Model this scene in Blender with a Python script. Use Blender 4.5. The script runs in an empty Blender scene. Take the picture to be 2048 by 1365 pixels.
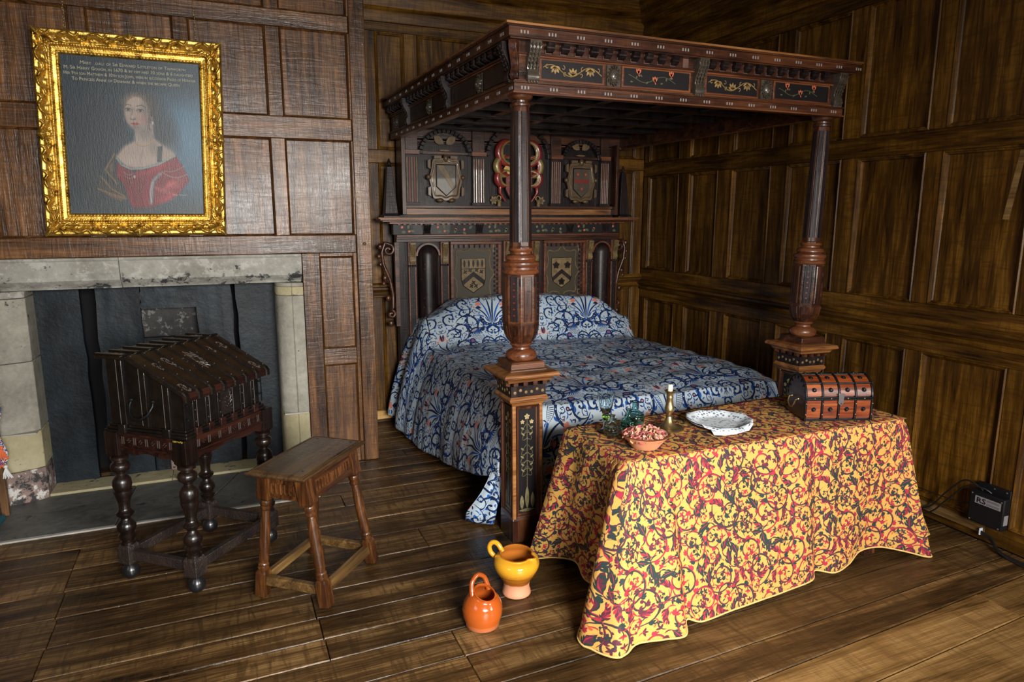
import bpy, bmesh, math, random
import numpy as np
from mathutils import Vector, Matrix, Euler
S = bpy.context.scene; COL = S.collection
PI = math.pi
rnd = random.Random(7)

# ------------------------------------------------------------------ camera, world, lights, exposure
cam_data = bpy.data.cameras.new('camera'); cam = bpy.data.objects.new('camera', cam_data); COL.objects.link(cam)
cam_data.sensor_width = 36.0; cam_data.lens = 1381.6/2048*36.0; cam_data.clip_start = 0.05
_yaw, _pit, _rol = math.radians(22.83), math.radians(10.36), math.radians(.09)
_f = Vector((math.sin(_yaw)*math.cos(_pit), math.cos(_yaw)*math.cos(_pit), -math.sin(_pit)))
_r = Vector((math.cos(_yaw), -math.sin(_yaw), 0)); _u = _r.cross(_f)
_r2 = math.cos(_rol)*_r + math.sin(_rol)*_u; _u2 = -math.sin(_rol)*_r + math.cos(_rol)*_u
_m = Matrix((( _r2.x, _u2.x, -_f.x, 0), (_r2.y, _u2.y, -_f.y, 0), (_r2.z, _u2.z, -_f.z, 1.6), (0, 0, 0, 1)))
cam.matrix_world = _m; S.camera = cam

S.view_settings.view_transform = 'Standard'; S.view_settings.look = 'None'
S.view_settings.exposure = 0.0; S.view_settings.gamma = 1.0; S.view_settings.use_curve_mapping = False
W = bpy.data.worlds.new('daylight'); S.world = W; W.use_nodes = True
bg = W.node_tree.nodes['Background']; bg.inputs[0].default_value = (.62, .75, 1, 1); bg.inputs[1].default_value = .25

def area(name, loc, target, sx, sy, watts, col, spread=180):
    d = bpy.data.lights.new(name, 'AREA'); d.shape = 'RECTANGLE'; d.size = sx; d.size_y = sy
    d.energy = watts; d.color = col; d.spread = math.radians(spread)
    o = bpy.data.objects.new(name, d); COL.objects.link(o); o.location = loc
    v = Vector(target) - Vector(loc); o.rotation_euler = v.to_track_quat('-Z', 'Y').to_euler()
    return o
# daylight entering by the windows of the two walls behind and beside the camera
area('window_light_rear', (.80, -2.12, 1.80), (.95, 3, -.60), 1.6, 1.25, 200, (1, .985, .95), 98)
area('window_light_side', (-2.50, .55, 1.8), (3, 1.6, .3), 1.3, 1.4, 8, (.92, .96, 1), 120)
area('window_light_right', (3.34, -.75, 1.6), (.6, 2.4, -.2), 1.2, 1.2, 48, (1, .95, .86), 120)

# ------------------------------------------------------------------ material helpers
class NT:
    def __init__(s, name):
        s.m = bpy.data.materials.new(name); s.m.use_nodes = True; s.t = s.m.node_tree; s.n = s.t.nodes; s.l = s.t.links
        s.b = s.n['Principled BSDF']
    def new(s, typ, **kw):
        n = s.n.new(typ)
        for k, v in kw.items():
            if k.startswith('i_'): n.inputs[k[2:].replace('_', ' ')].default_value = v
            else: setattr(n, k, v)
        return n
    def link(s, a, b): s.l.new(a, b)
    def noise(s, vec, scale, detail=4, rough=.55, dist=0):
        n = s.new('ShaderNodeTexNoise'); n.inputs['Scale'].default_value = scale; n.inputs['Detail'].default_value = detail
        n.inputs['Roughness'].default_value = rough; n.inputs['Distortion'].default_value = dist
        if vec is not None: s.link(vec, n.inputs['Vector'])
        return n.outputs['Fac']
    def ramp(s, fac, stops, interp='LINEAR'):
        n = s.new('ShaderNodeValToRGB'); e = n.color_ramp.elements; n.color_ramp.interpolation = interp
        while len(e) < len(stops): e.new(.5)
        for i, (p, c) in enumerate(stops):
            e[i].position = p; e[i].color = (c[0], c[1], c[2], 1) if not isinstance(c, (int, float)) else (c, c, c, 1)
        s.link(fac, n.inputs['Fac']); return n.outputs['Color']
    def mix(s, f, a, b, mode='MIX'):
        n = s.new('ShaderNodeMix', data_type='RGBA', blend_type=mode)
        for sock, v in ((n.inputs[0], f), (n.inputs[6], a), (n.inputs[7], b)):
            if hasattr(v, 'links'): s.link(v, sock)
            else: sock.default_value = v if isinstance(v, (int, float)) else (v[0], v[1], v[2], 1)
        return n.outputs[2]
    def math(s, op, a, b=0.):
        n = s.new('ShaderNodeMath', operation=op)
        for i, v in enumerate((a, b)):
            if hasattr(v, 'links'): s.link(v, n.inputs[i])
            else: n.inputs[i].default_value = v
        return n.outputs[0]
    def coords(s, scale=(1, 1, 1), rand=True, kind='Object'):
        t = s.new('ShaderNodeTexCoord'); v = t.outputs[kind]
        if rand:
            oi = s.new('ShaderNodeObjectInfo'); ml = s.new('ShaderNodeVectorMath', operation='SCALE')
            ad = s.new('ShaderNodeVectorMath', operation='ADD')
            cx = s.new('ShaderNodeCombineXYZ'); s.link(oi.outputs['Random'], cx.inputs[0]); s.link(oi.outputs['Random'], cx.inputs[1]); s.link(oi.outputs['Random'], cx.inputs[2])
            s.link(cx.outputs[0], ml.inputs[0]); ml.inputs['Scale'].default_value = 37.; s.link(v, ad.inputs[0]); s.link(ml.outputs[0], ad.inputs[1]); v = ad.outputs[0]
        mp = s.new('ShaderNodeMapping'); mp.inputs['Scale'].default_value = scale; s.link(v, mp.inputs['Vector'])
        return mp.outputs[0]
    def bump(s, h, strength=.2, dist=.002, prev=None):
        n = s.new('ShaderNodeBump'); n.inputs['Strength'].default_value = strength; n.inputs['Distance'].default_value = dist
        s.link(h, n.inputs['Height'])
        if prev is not None: s.link(prev, n.inputs['Normal'])
        s.link(n.outputs[0], s.b.inputs['Normal']); return n.outputs[0]
    def put(s, **kw):
        for k, v in kw.items():
            k = k.replace('_', ' ')
            if hasattr(v, 'links'): s.link(v, s.b.inputs[k])
            elif isinstance(v, tuple): s.b.inputs[k].default_value = (v[0], v[1], v[2], 1)
            else: s.b.inputs[k].default_value = v
        return s

def wood(name, dark, mid, light, axis='z', rough=.42, coat=.12, freq=9., var=.25, bump=.35, wave=0., scratch=0., spec=.4):
    q = NT(name); k = {'x': (1, 12, 12), 'y': (12, 1, 12), 'z': (12, 12, 1)}[axis]
    v = q.coords(tuple(a*freq/9. for a in k))
    n1 = q.noise(v, 1.6, 5, .6, .8)
    v2 = q.coords(tuple(a*1.0 for a in {'x': (3, 60, 60), 'y': (60, 3, 60), 'z': (60, 60, 3)}[axis]))
    n2 = q.noise(v2, 2.0, 3, .6, .2)
    v3 = q.coords((1.6, 1.6, 1.6)); n3 = q.noise(v3, 1.5, 4, .6)
    f = q.math('ADD', q.math('MULTIPLY', n1, .55), q.math('ADD', q.math('MULTIPLY', n2, .25), q.math('MULTIPLY', n3, .2)))
    c = q.ramp(f, [(.39, dark), (.50, mid), (.62, light)])
    # quarter-sawn ray fleck running across the grain
    kk = {'x': (30, 4, 4), 'y': (4, 30, 4), 'z': (4, 4, 30)}[axis]
    v4 = q.coords(kk); n4 = q.noise(v4, 1.3, 3, .55, 1.2)
    if wave: c = q.mix(q.math('MULTIPLY', q.ramp(n4, [(.48, 0.), (.66, 1.)]), wave), c, tuple(x*.55 for x in mid))
    if scratch:
        v5 = q.coords((8, 8, 8)); n5 = q.noise(v5, 6, 6, .75)
        c = q.mix(q.math('MULTIPLY', q.ramp(n5, [(.60, 0.), (.72, 1.)]), scratch), c, (.018, .012, .008))
    oi = q.new('ShaderNodeObjectInfo')
    br = q.new('ShaderNodeMapRange'); q.link(oi.outputs['Random'], br.inputs[0]); br.inputs[3].default_value = 1-var; br.inputs[4].default_value = 1+var
    vm = q.new('ShaderNodeVectorMath', operation='SCALE'); q.link(c, vm.inputs[0]); q.link(br.outputs[0], vm.inputs['Scale'])
    q.put(Base_Color=vm.outputs[0], Coat_Weight=coat, Coat_Roughness=.22, Specular_IOR_Level=spec)
    r = q.ramp(q.math('ADD', q.math('MULTIPLY', n3, .6), q.math('MULTIPLY', n4, .4)), [(.3, rough-.1), (.7, rough+.12)]); q.put(Roughness=r)
    h = q.math('ADD', q.math('MULTIPLY', n2, .6), q.math('ADD', n1, q.math('MULTIPLY', n4, .5)))
    q.bump(h, bump, .004)
    return q.m

def plain(name, col, rough=.5, metal=0., bump=0., bs=60., var=0., coat=0., **kw):
    q = NT(name)
    if var:
        n = q.noise(q.coords((1, 1, 1), rand=False), bs*.4, 4, .6); c = q.ramp(n, [(.3, tuple(x*(1-var) for x in col)), (.7, tuple(min(1, x*(1+var)) for x in col))]); q.put(Base_Color=c)
    else: q.put(Base_Color=tuple(col))
    q.put(Roughness=rough, Metallic=metal, Coat_Weight=coat)
    if bump: q.bump(q.noise(q.coords((1, 1, 1), rand=False), bs, 4, .6), bump, .003)
    q.put(**kw); return q.m

M = {}
WA = ((.022, .0075, .002), (.100, .040, .011), (.235, .102, .032))      # reddish oak of the chimney wall
WB = ((.014, .005, .0005), (.074, .030, .0030), (.180, .082, .010))      # golden oak of the right wall
for ax in 'xyz':
    M['oakA_'+ax] = wood('oak_chimney_'+ax, *WA, axis=ax, rough=.33, coat=.08, var=.2, wave=.6, bump=.8, spec=.38)
    M['oakB_'+ax] = wood('oak_right_'+ax, *WB, axis=ax, rough=.42, coat=.0, var=.2, wave=.5, bump=.45, spec=.25)
    M['bed_'+ax] = wood('bed_walnut_'+ax, (.010, .0035, .002), (.042, .013, .006), (.115, .039, .013), axis=ax, rough=.32, coat=.22, var=.12, scratch=.3)
    M['desk_'+ax] = wood('desk_dark_'+ax, (.003, .002, .0018), (.009, .0045, .0032), (.022, .010, .007), axis=ax, rough=.28, coat=.2, var=.08)
    M['stool_'+ax] = wood('stool_oak_'+ax, (.012, .004, .002), (.050, .017, .005), (.150, .056, .014), axis=ax, rough=.28, coat=.3, var=.08, scratch=.5)
M['floor'] = wood('floor_oak', (.012, .006, .002), (.072, .036, .012), (.215, .122, .045), axis='x', rough=.34, coat=.03, freq=6, var=.3, bump=.9, wave=.7, scratch=.6, spec=.3)
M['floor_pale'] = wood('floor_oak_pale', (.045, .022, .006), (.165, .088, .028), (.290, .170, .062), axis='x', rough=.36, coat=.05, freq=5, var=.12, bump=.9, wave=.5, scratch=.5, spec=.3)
M['bed_black'] = wood('bed_ebonised_and_shade', (.006, .004, .004), (.016, .010, .010), (.034, .022, .020), axis='z', rough=.34, coat=.06, var=.1, spec=.25)
M['bed_red'] = wood('bed_cherry', (.040, .011, .005), (.120, .036, .013), (.200, .068, .022), axis='x', rough=.36, coat=.35, var=.1, scratch=.25)
M['bed_edge'] = wood('bed_worn_edge', (.07, .024, .008), (.22, .085, .025), (.36, .16, .05), axis='x', rough=.36, coat=.3, var=.1, scratch=.35)
M['joint'] = plain('joint_dark', (.012, .008, .005), .9)
M['gilt_dull'] = plain('dull_gilding', (.20, .12, .035), .45, .4, .4, 90, .4)
M['ivory'] = plain('ivory_inlay', (.26, .23, .22), .45)
M['iron'] = plain('black_iron', (.012, .012, .013), .35, .6, .3, 80)

# ------------------------------------------------------------------ mesh helpers
class MB:
    def __init__(s): s.v = []; s.f = []; s.uv = None; s.mi = []; s.cur = 0
    def add(s, vs, fs):
        o = len(s.v); s.v += [tuple(x) for x in vs]; s.f += [tuple(i+o for i in f) for f in fs]; s.mi += [s.cur]*len(fs); return s
    def box(s, x0, x1, y0, y1, z0, z1, T=None):
        vs = [(x, y, z) for z in (z0, z1) for y in (y0, y1) for x in (x0, x1)]
        if T is not None: vs = [T @ Vector(a) for a in vs]
        return s.add(vs, [(0, 2, 3, 1), (4, 5, 7, 6), (0, 1, 5, 4), (2, 6, 7, 3), (0, 4, 6, 2), (1, 3, 7, 5)])
    def frus(s, c, a0, b0, z0, a1, b1, z1):
        vs = [(c[0]+i*a0, c[1]+j*b0, z0) for i, j in ((-1, -1), (1, -1), (1, 1), (-1, 1))] + [(c[0]+i*a1, c[1]+j*b1, z1) for i, j in ((-1, -1), (1, -1), (1, 1), (-1, 1))]
        return s.add(vs, [(3, 2, 1, 0), (4, 5, 6, 7), (0, 1, 5, 4), (1, 2, 6, 5), (2, 3, 7, 6), (3, 0, 4, 7)])
    def stack(s, c, prof, seg=4, rot=0., T=None, closed=True):
        """prof = [(r, z)...]; seg 4 gives square mouldings with half width r"""
        vs = []; k = 1/math.cos(PI/seg) if seg == 4 or seg == 8 else 1
        off = PI/seg if seg in (4, 8) else 0
        for r, z in prof:
            for i in range(seg):
                a = 2*PI*i/seg + off + rot; p = Vector((c[0]+r*k*math.cos(a), c[1]+r*k*math.sin(a), z)); vs.append(T @ p if T is not None else p)
        fs = [(j*seg+i, j*seg+(i+1) % seg, (j+1)*seg+(i+1) % seg, (j+1)*seg+i) for j in range(len(prof)-1) for i in range(seg)]
        if closed: fs += [tuple(range(seg-1, -1, -1)), tuple((len(prof)-1)*seg+i for i in range(seg))]
        return s.add(vs, fs)
    def lathe(s, c, prof, seg=24, T=None, closed=True):
        vs = []
        for r, z in prof:
            for i in range(seg):
                a = 2*PI*i/seg; p = Vector((c[0]+r*math.cos(a), c[1]+r*math.sin(a), z)); vs.append(T @ p if T is not None else p)
        fs = [(j*seg+i, j*seg+(i+1) % seg, (j+1)*seg+(i+1) % seg, (j+1)*seg+i) for j in range(len(prof)-1) for i in range(seg)]
        if closed: fs += [tuple(range(seg-1, -1, -1)), tuple((len(prof)-1)*seg+i for i in range(seg))]
        return s.add(vs, fs)
    def tube(s, pts, r, seg=8, cap=True):
        pts = [Vector(p) for p in pts]; n = len(pts); rs = r if isinstance(r, (list, tuple)) else [r]*n; vs = []
        t = (pts[1]-pts[0]).normalized(); u = t.orthogonal().normalized()
        for i in range(n):
            t = (pts[min(i+1, n-1)]-pts[max(i-1, 0)]).normalized(); u = (u - t*u.dot(t)).normalized(); w = t.cross(u)
            for k in range(seg):
                a = 2*PI*k/seg; vs.append(pts[i]+(u*math.cos(a)+w*math.sin(a))*rs[i])
        fs = [(j*seg+i, j*seg+(i+1) % seg, (j+1)*seg+(i+1) % seg, (j+1)*seg+i) for j in range(n-1) for i in range(seg)]
        if cap: fs += [tuple(range(seg-1, -1, -1)), tuple((n-1)*seg+i for i in range(seg))]
        return s.add(vs, fs)
    def prism(s, poly, d, T):
        """poly in local xy, extruded 0..d along local z, transformed by T"""
        n = len(poly); vs = [T @ Vector((x, y, z)) for z in (0, d) for x, y in poly]
        return s.add(vs, [tuple(range(n-1, -1, -1)), tuple(range(n, 2*n))] + [(i, (i+1) % n, n+(i+1) % n, n+i) for i in range(n)])
    def ball(s, c, r, sx=1, sy=1, sz=1, seg=10, rings=6, T=None):
        prof = [(r*math.sin(PI*(j+.001)/rings)+1e-5, r*math.cos(PI*j/rings)) for j in range(rings+1)]
        vs = []
        for rr, z in prof:
            for i in range(seg):
                a = 2*PI*i/seg; p = Vector((rr*math.cos(a)*sx, rr*math.sin(a)*sy, -z*sz))
                if T is not None: p = T @ p
                vs.append(p+Vector(c))
        fs = [(j*seg+i, j*seg+(i+1) % seg, (j+1)*seg+(i+1) % seg, (j+1)*seg+i) for j in range(rings) for i in range(seg)]
        return s.add(vs, fs)
    def obj(s, name, mat, parent=None, bevel=0., smooth=35., kind=None, solid=0., sub=0):
        me = bpy.data.meshes.new(name); me.from_pydata(s.v, [], s.f)
        if s.uv is not None:
            ul = me.uv_layers.new(name='UVMap'); li = np.zeros(len(me.loops), np.int32); me.loops.foreach_get('vertex_index', li)
            ul.data.foreach_set('uv', np.asarray(s.uv, np.float32)[li].ravel())
        mats = mat if isinstance(mat, (list, tuple)) else [mat]
        for m in mats: me.materials.append(m)
        bm = bmesh.new(); bm.from_mesh(me)
        bmesh.ops.recalc_face_normals(bm, faces=bm.faces)
        if smooth:
            lim = math.radians(smooth)
            for f in bm.faces: f.smooth = True
            for e in bm.edges:
                if len(e.link_faces) == 2: e.smooth = e.calc_face_angle(0) < lim
        bm.to_mesh(me); bm.free()
        if len(mats) > 1: me.polygons.foreach_set('material_index', s.mi)
        o = bpy.data.objects.new(name, me); COL.objects.link(o); o.parent = parent
        if bevel:
            b = o.modifiers.new('bevel', 'BEVEL'); b.width = bevel; b.segments = 2; b.limit_method = 'ANGLE'; b.angle_limit = math.radians(40); b.harden_normals = False
        if solid: k = o.modifiers.new('thickness', 'SOLIDIFY'); k.thickness = solid; k.offset = -1
        if sub: k = o.modifiers.new('sub', 'SUBSURF'); k.levels = k.render_levels = sub
        if kind: o['kind'] = kind
        return o

def Bx(name, mat, x0, x1, y0, y1, z0, z1, parent=None, bevel=.003, **kw):
    return MB().box(x0, x1, y0, y1, z0, z1).obj(name, mat, parent, bevel, **kw)
def thing(name, label, cat, loc=(0, 0, 0), rz=0., group=None):
    o = bpy.data.objects.new(name, None); COL.objects.link(o); o.location = loc; o.rotation_euler = (0, 0, rz); o.empty_display_size = .1
    o['label'] = label; o['category'] = cat
    if group: o['group'] = group
    return o
def tag(o, label, cat, group=None):
    o['label'] = label; o['category'] = cat
    if group: o['group'] = group
    return o
def dup(o, parent=None, name=None):
    c = o.copy(); COL.objects.link(c); c.parent = parent
    if name: c.name = name
    return c
def TR(loc, x, y):
    """matrix with local x,y axes given (z = cross), at loc"""
    x = Vector(x).normalized(); y = Vector(y).normalized(); z = x.cross(y)
    return Matrix(((x.x, y.x, z.x, loc[0]), (x.y, y.y, z.y, loc[1]), (x.z, y.z, z.z, loc[2]), (0, 0, 0, 1)))
# ------------------------------------------------------------------ the room
XR, YB, ZC, YF = 3.42, 5.20, 3.30, 4.40
def stone(name, c1, c2, soot=.0, white=0., rough=.8, low=False):
    q = NT(name); v = q.coords((1, 1, 1)); a = q.noise(v, 3.5, 6, .65); b = q.noise(v, 26, 5, .7); d = q.noise(v, 7, 6, .7, .6)
    c = q.ramp(q.math('ADD', q.math('MULTIPLY', a, .65), q.math('MULTIPLY', b, .35)), [(.35, c1), (.62, c2)])
    if white: c = q.mix(q.math('MULTIPLY', q.ramp(q.noise(v, 13, 6, .7), [(.54, 0.), (.58, 1.)]), white), c, (.62, .60, .56))
    if soot:
        sp = q.new('ShaderNodeSeparateXYZ'); q.link(q.coords((1, 1, 1), rand=False), sp.inputs[0])
        gm = q.ramp(sp.outputs[2], [(0., .0), (.5, .0)]) if not low else q.ramp(q.math('MULTIPLY', q.math('SUBTRACT', 1.32, sp.outputs[2]), 6.), [(0., 0.), (.6, .13), (1., .02)])
        c = q.mix(q.math('MULTIPLY', q.ramp(q.math('ADD', q.noise(v, 9, 7, .75), gm), [(.66-.10*soot, 0.), (.70-.10*soot, 1.)]), .9), c, (.012, .015, .018))
    q.put(Base_Color=c, Roughness=rough); q.bump(q.math('ADD', b, q.math('MULTIPLY', d, 1.2)), .5, .006); return q.m
M['stone'] = stone('stone_grey', (.17, .155, .125), (.37, .35, .29), .35)
M['stone_soot'] = stone('stone_sooty', (.20, .185, .155), (.40, .385, .34), .25, .3, low=True)
M['stone_yellow'] = stone('stone_yellow', (.30, .25, .13), (.44, .39, .25), .75)
M['stone_flaking'] = stone('stone_flaking', (.12, .10, .09), (.30, .20, .17), 1.3, .9)
M['slate'] = stone('hearth_slate', (.050, .051, .049), (.135, .137, .128), .5, 0, .5)
M['mortar'] = stone('mortar', (.30, .27, .24), (.50, .47, .42), 0, 0)
q = NT('black_paint'); v = q.coords((1, 1, 1)); a = q.noise(v, 5, 5, .6); b = q.noise(v, 40, 4, .65)
q.put(Base_Color=q.ramp(a, [(.35, (.004, .006, .0085)), (.65, (.013, .020, .027))]), Roughness=.5, Specular_IOR_Level=.25); q.bump(q.math('ADD', a, q.math('MULTIPLY', b, .25)), .5, .010); M['blackpaint'] = q.m
M['plaster'] = plain('plaster', (.62, .63, .56), .9, bump=.2, bs=20)
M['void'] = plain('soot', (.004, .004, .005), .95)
M['skirt'] = wood('skirting_yellow', (.22, .11, .03), (.50, .29, .09), (.70, .45, .17), axis='x', rough=.4, var=.05)

# floor: boards of the chamber, individually laid
floor = Bx('floor', M['joint'], -2.6, XR+.1, -2.3, YB+.1, -.08, -.026, bevel=0, kind='structure')
lines = [(5.2, 0), (5.06, 0), (4.93, 0), (4.79, 0), (4.66, 0), (4.52, 0), (4.37, 0), (4.21, 0), (4.05, 0), (3.88, 0), (3.70, .005), (3.49, .01), (3.28, .01), (3.06, .01), (2.845, .01), (2.645, .01), (2.495, .01),
         (2.36, .015), (2.19, .02), (2.00, .03), (1.80, .045), (1.625, .06), (1.43, .065), (1.19, .05), (.95, .03), (.70, .02), (.4, .01), (.1, 0), (-.2, 0), (-.5, 0), (-.8, 0), (-1.1, 0), (-1.4, 0), (-1.7, 0), (-2.0, 0), (-2.3, 0)]
seams = {9: [.55], 10: [-.72, 1.18], 11: [-.72, 1.17, 2.4], 12: [-.71, .85], 13: [-.70, 1.9], 14: [-.705, .26], 15: [.268], 16: [.272, 1.9], 17: [.735, 2.6], 18: [.738, -.4], 19: [.742], 20: [-.2, .75], 21: [2.9], 22: [.9], 23: [1.7]}
for k in range(len(lines)-1):
    (ya, ma), (yb, mb) = lines[k], lines[k+1]
    xs = [-2.6] + sorted(seams.get(k, [rnd.uniform(-1.5, .5), rnd.uniform(1, 2.6)])) + [XR-.005]
    for x0, x1 in zip(xs, xs[1:]):
        if yb > 4.39 and x1 < .80: continue
        g = .0022; z = rnd.uniform(-.0025, 0.0); w = .0016
        pa = lambda x, y, m: y + m*(x-1)
        vs = []
        for zz, gg in ((-.022, g), (z-.004, g), (z, g+.003)):
            vs += [(x0+gg*.6, pa(x0, yb, mb)+gg, zz), (x1-gg*.6, pa(x1, yb, mb)+gg, zz), (x1-gg*.6, pa(x1, ya, ma)-gg, zz), (x0+gg*.6, pa(x0, ya, ma)-gg, zz)]
        f = [(3, 2, 1, 0), (8, 9, 10, 11)] + [(a*4+i, a*4+(i+1) % 4, (a+1)*4+(i+1) % 4, (a+1)*4+i) for a in (0, 1) for i in range(4)]
        # end seams: keep the board from overlapping its neighbours at slanted joints
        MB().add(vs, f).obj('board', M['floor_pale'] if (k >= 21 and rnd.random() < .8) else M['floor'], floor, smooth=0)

def wallT(kind):
    if kind == 'fire': return lambda u, v, w: (u, YF-w, v)
    if kind == 'back': return lambda u, v, w: (u, YB-w, v)
    return lambda u, v, w: (XR-w, u, v)
def wbox(T, name, mat, u0, u1, v0, v1, w0, w1, parent, bevel=.003):
    vs = [T(u, v, w) for w in (w0, w1) for v in (v0, v1) for u in (u0, u1)]
    return MB().add(vs, [(0, 2, 3, 1), (4, 5, 7, 6), (0, 1, 5, 4), (2, 6, 7, 3), (0, 4, 6, 2), (1, 3, 7, 5)]).obj(name, mat, parent, bevel)
def panel(T, mat, u0, u1, v0, v1, parent, deep=.020):
    e = .36 if 'chimney' in mat.name else .8; deep = .016 if e < .5 else deep
    rings = [(d*e, w) for d, w in [(0., -.03), (0., -.001), (.007, .004), (.013, .002), (.015, -.006), (.024, -.010), (.030, -deep)]]
    vs = []
    for d, w in rings:
        for u, v in ((u0+d, v0+d), (u1-d, v0+d), (u1-d, v1-d), (u0+d, v1-d)): vs.append(T(u, v, w))
    n = len(rings); tilt = rnd.uniform(-.006, .006), rnd.uniform(-.006, .006)
    for i, (a, b) in enumerate(((-1, -1), (1, -1), (1, 1), (-1, 1))):
        d, w = rings[-1]; u, v = ((u0+d, v0+d), (u1-d, v0+d), (u1-d, v1-d), (u0+d, v1-d))[i]; vs[(n-1)*4+i] = T(u, v, w+a*tilt[0]+b*tilt[1])
    f = [(a*4+i, a*4+(i+1) % 4, (a+1)*4+(i+1) % 4, (a+1)*4+i) for a in range(n-1) for i in range(4)] + [(n*4-4, n*4-3, n*4-2, n*4-1)]
    return MB().add(vs, f).obj('panel', mat, parent, smooth=0)
def panelled(T, parent, us, vs_, mv, mh, umin, umax, vmin, vmax, skip=None):
    """us: stiles [(u0,u1)], vs_: rails [(v0,v1)]; full-length rails, stiles between them"""
    for v0, v1 in vs_: wbox(T, 'rail', mh, umin, umax, v0, v1, -.04, rnd.uniform(-.001, .002), parent)
    for (a0, a1), (b0, b1) in zip(vs_, vs_[1:]):
        for u0, u1 in us: wbox(T, 'stile', mv, u0, u1, a1+.001, b0-.001, -.04, rnd.uniform(-.003, 0), parent)
        for (c0, c1), (d0, d1) in zip(us, us[1:]):
            panel(T, mv, c1+.001, d0-.001, a1+.001, b0-.001, parent)

# chimney wall (left)
TF = wallT('fire')
wl = MB()
wl.box(-2.6, .885, YF+.03, YF+.10, 1.37, ZC); wl.box(.50, .885, YF+.03, YF+.10, 0, 1.37); wl.box(-2.6, -1.3, YF+.03, YF+.1, 0, 1.37)
wl.box(.80, .885, YF+.03, YB+.1, 0, ZC)
wall_left = wl.obj('wall_left', M['oakA_z'], None, kind='structure')
st = [(-2.60, -2.52), (-2.11, -2.03), (-1.62, -1.54), (-1.13, -1.05), (-.641, -.562), (-.154, -.077), (.322, .400), (.785, .80)]
panelled(TF, wall_left, st, [(1.367, 1.475), (2.042, 2.165), (2.66, 2.752), (3.18, 3.30)], M['oakA_z'], M['oakA_x'], -2.6, .792, 1.4, 3.3)
wbox(TF, 'post', M['oakA_z'], .795, .888, 0, ZC, -.04, .012, wall_left, .004)
MB().lathe((0, 0), [(.011, 0), (.011, .004), (.006, .007)], 12, TR((.842, YF-.012, 1.42), (1, 0, 0), (0, 0, 1))).obj('peg', M['oakA_x'], wall_left)
for z in (2.60, 1.98, 1.50, 1.72): MB().lathe((0, 0), [(.004, 0), (.004, .002)], 8, TR((.872 if z > 1.9 else .868, YF-.0125, z), (1, 0, 0), (0, 0, 1))).obj('peg', M['ivory'], wall_left)
wbox(TF, 'stile', M['oakA_z'], .462, .565, 0.0, 1.366, -.04, .0, wall_left)
wbox(TF, 'stile', M['oakA_z'], .772, .794, 0.0, 1.366, -.04, -.002, wall_left)
for a, b in ((1.345, 1.366), (.66, .765), (.0, .12)): wbox(TF, 'rail', M['oakA_x'], .566, .771, a, b, -.04, -.001, wall_left)
panel(TF, M['oakA_z'], .566, .771, .766, 1.344, wall_left); panel(TF, M['oakA_z'], .566, .771, .121, .659, wall_left)

# back wall of the bed alcove
TBk = wallT('back')
wall_back = Bx('wall_back', M['oakB_z'], .80, XR+.1, YB+.03, YB+.12, 0, ZC, bevel=0, kind='structure')
panelled(TBk, wall_back, [(.89, 1.12), (1.335, 1.43), (1.87, 1.96), (2.40, 2.50), (2.87, 2.96), (3.335, 3.42)], [(.0, .10), (.98, 1.06), (1.975, 2.068), (2.89, 2.95)], M['oakB_z'], M['oakB_x'], .885, XR, 0, 3)
def mould(name, T, prof, u0, u1, mat, kind='structure', parent=None):
    vs = [T(u, v, w) for u in (u0, u1) for w, v in prof]; n = len(prof)
    return MB().add(vs, [tuple(range(n)), tuple(range(2*n-1, n-1, -1))] + [(i, (i+1) % n, n+(i+1) % n, n+i) for i in range(n)]).obj(name, mat, parent, kind=kind)
dado = [(0, .96), (.012, .962), (.016, .975), (.010, .99), (.022, 1.0), (.034, 1.012), (.034, 1.026), (.020, 1.032), (.020, 1.045), (.008, 1.055), (0, 1.06)]
corn = [(0, 2.95), (.02, 2.95), (.03, 2.98), (.03, 3.02), (.06, 3.04), (.08, 3.10), (.08, 3.14), (.12, 3.17), (.17, 3.25), (.18, 3.30), (0, 3.30)]
cornr = [(0, 2.85), (.02, 2.85), (.03, 2.88), (.03, 2.94), (.08, 2.97), (.10, 3.06), (.10, 3.12), (.15, 3.16), (.21, 3.25), (.22, 3.30), (0, 3.30)]
mould('trim_1', TBk, corn, .89, XR, M['oakB_x']); mould('trim_2', TBk, [(w, v+.03) for w, v in dado], .89, XR, M['oakB_x'])
mould('baseboard_back', TBk, [(0, .03), (.018, .03), (.02, .08), (.012, .092), (0, .092)], .89, XR, M['skirt'])
# right wall
TRw = wallT('right')
wall_right = Bx('wall_right', M['oakB_z'], XR+.03, XR+.12, -2.3, YB+.1, 0, ZC, bevel=0, kind='structure')
ust = [(-.55, -.46), (-.05, .04), (.45, .54), (.96, 1.05), (1.46, 1.55), (1.95, 2.046), (2.491, 2.581), (3.007, 3.119), (3.554, 3.685), (4.079, 4.223), (4.572, 4.696), (5.13, 5.2)]
panelled(TRw, wall_right, ust, [(.0, .10), (.885, .985), (1.045, 1.14), (1.925, 2.035), (2.75, 2.86)], M['oakB_z'], M['oakB_y'], -.6, YB, 0, 3)
wbox(TRw, 'rail', M['oakB_y'], -.6, YB, .986, 1.044, -.04, 0, wall_right)
mould('trim_3', TRw, [(w*1.2, v-.002) for w, v in dado], -.6, YB, M['oakB_y']); mould('trim_4', TRw, cornr, -2.2, YB, M['oakB_y'])
M['skirt_y'] = wood('skirting_oak', (.05, .025, .008), (.16, .09, .03), (.27, .16, .06), axis='y', rough=.4, var=.05)
mould('baseboard_right', TRw, [(0, .045), (.02, .045), (.026, .07), (.012, .085), (0, .085)], 2.05, YB, M['skirt_y'])
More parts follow.
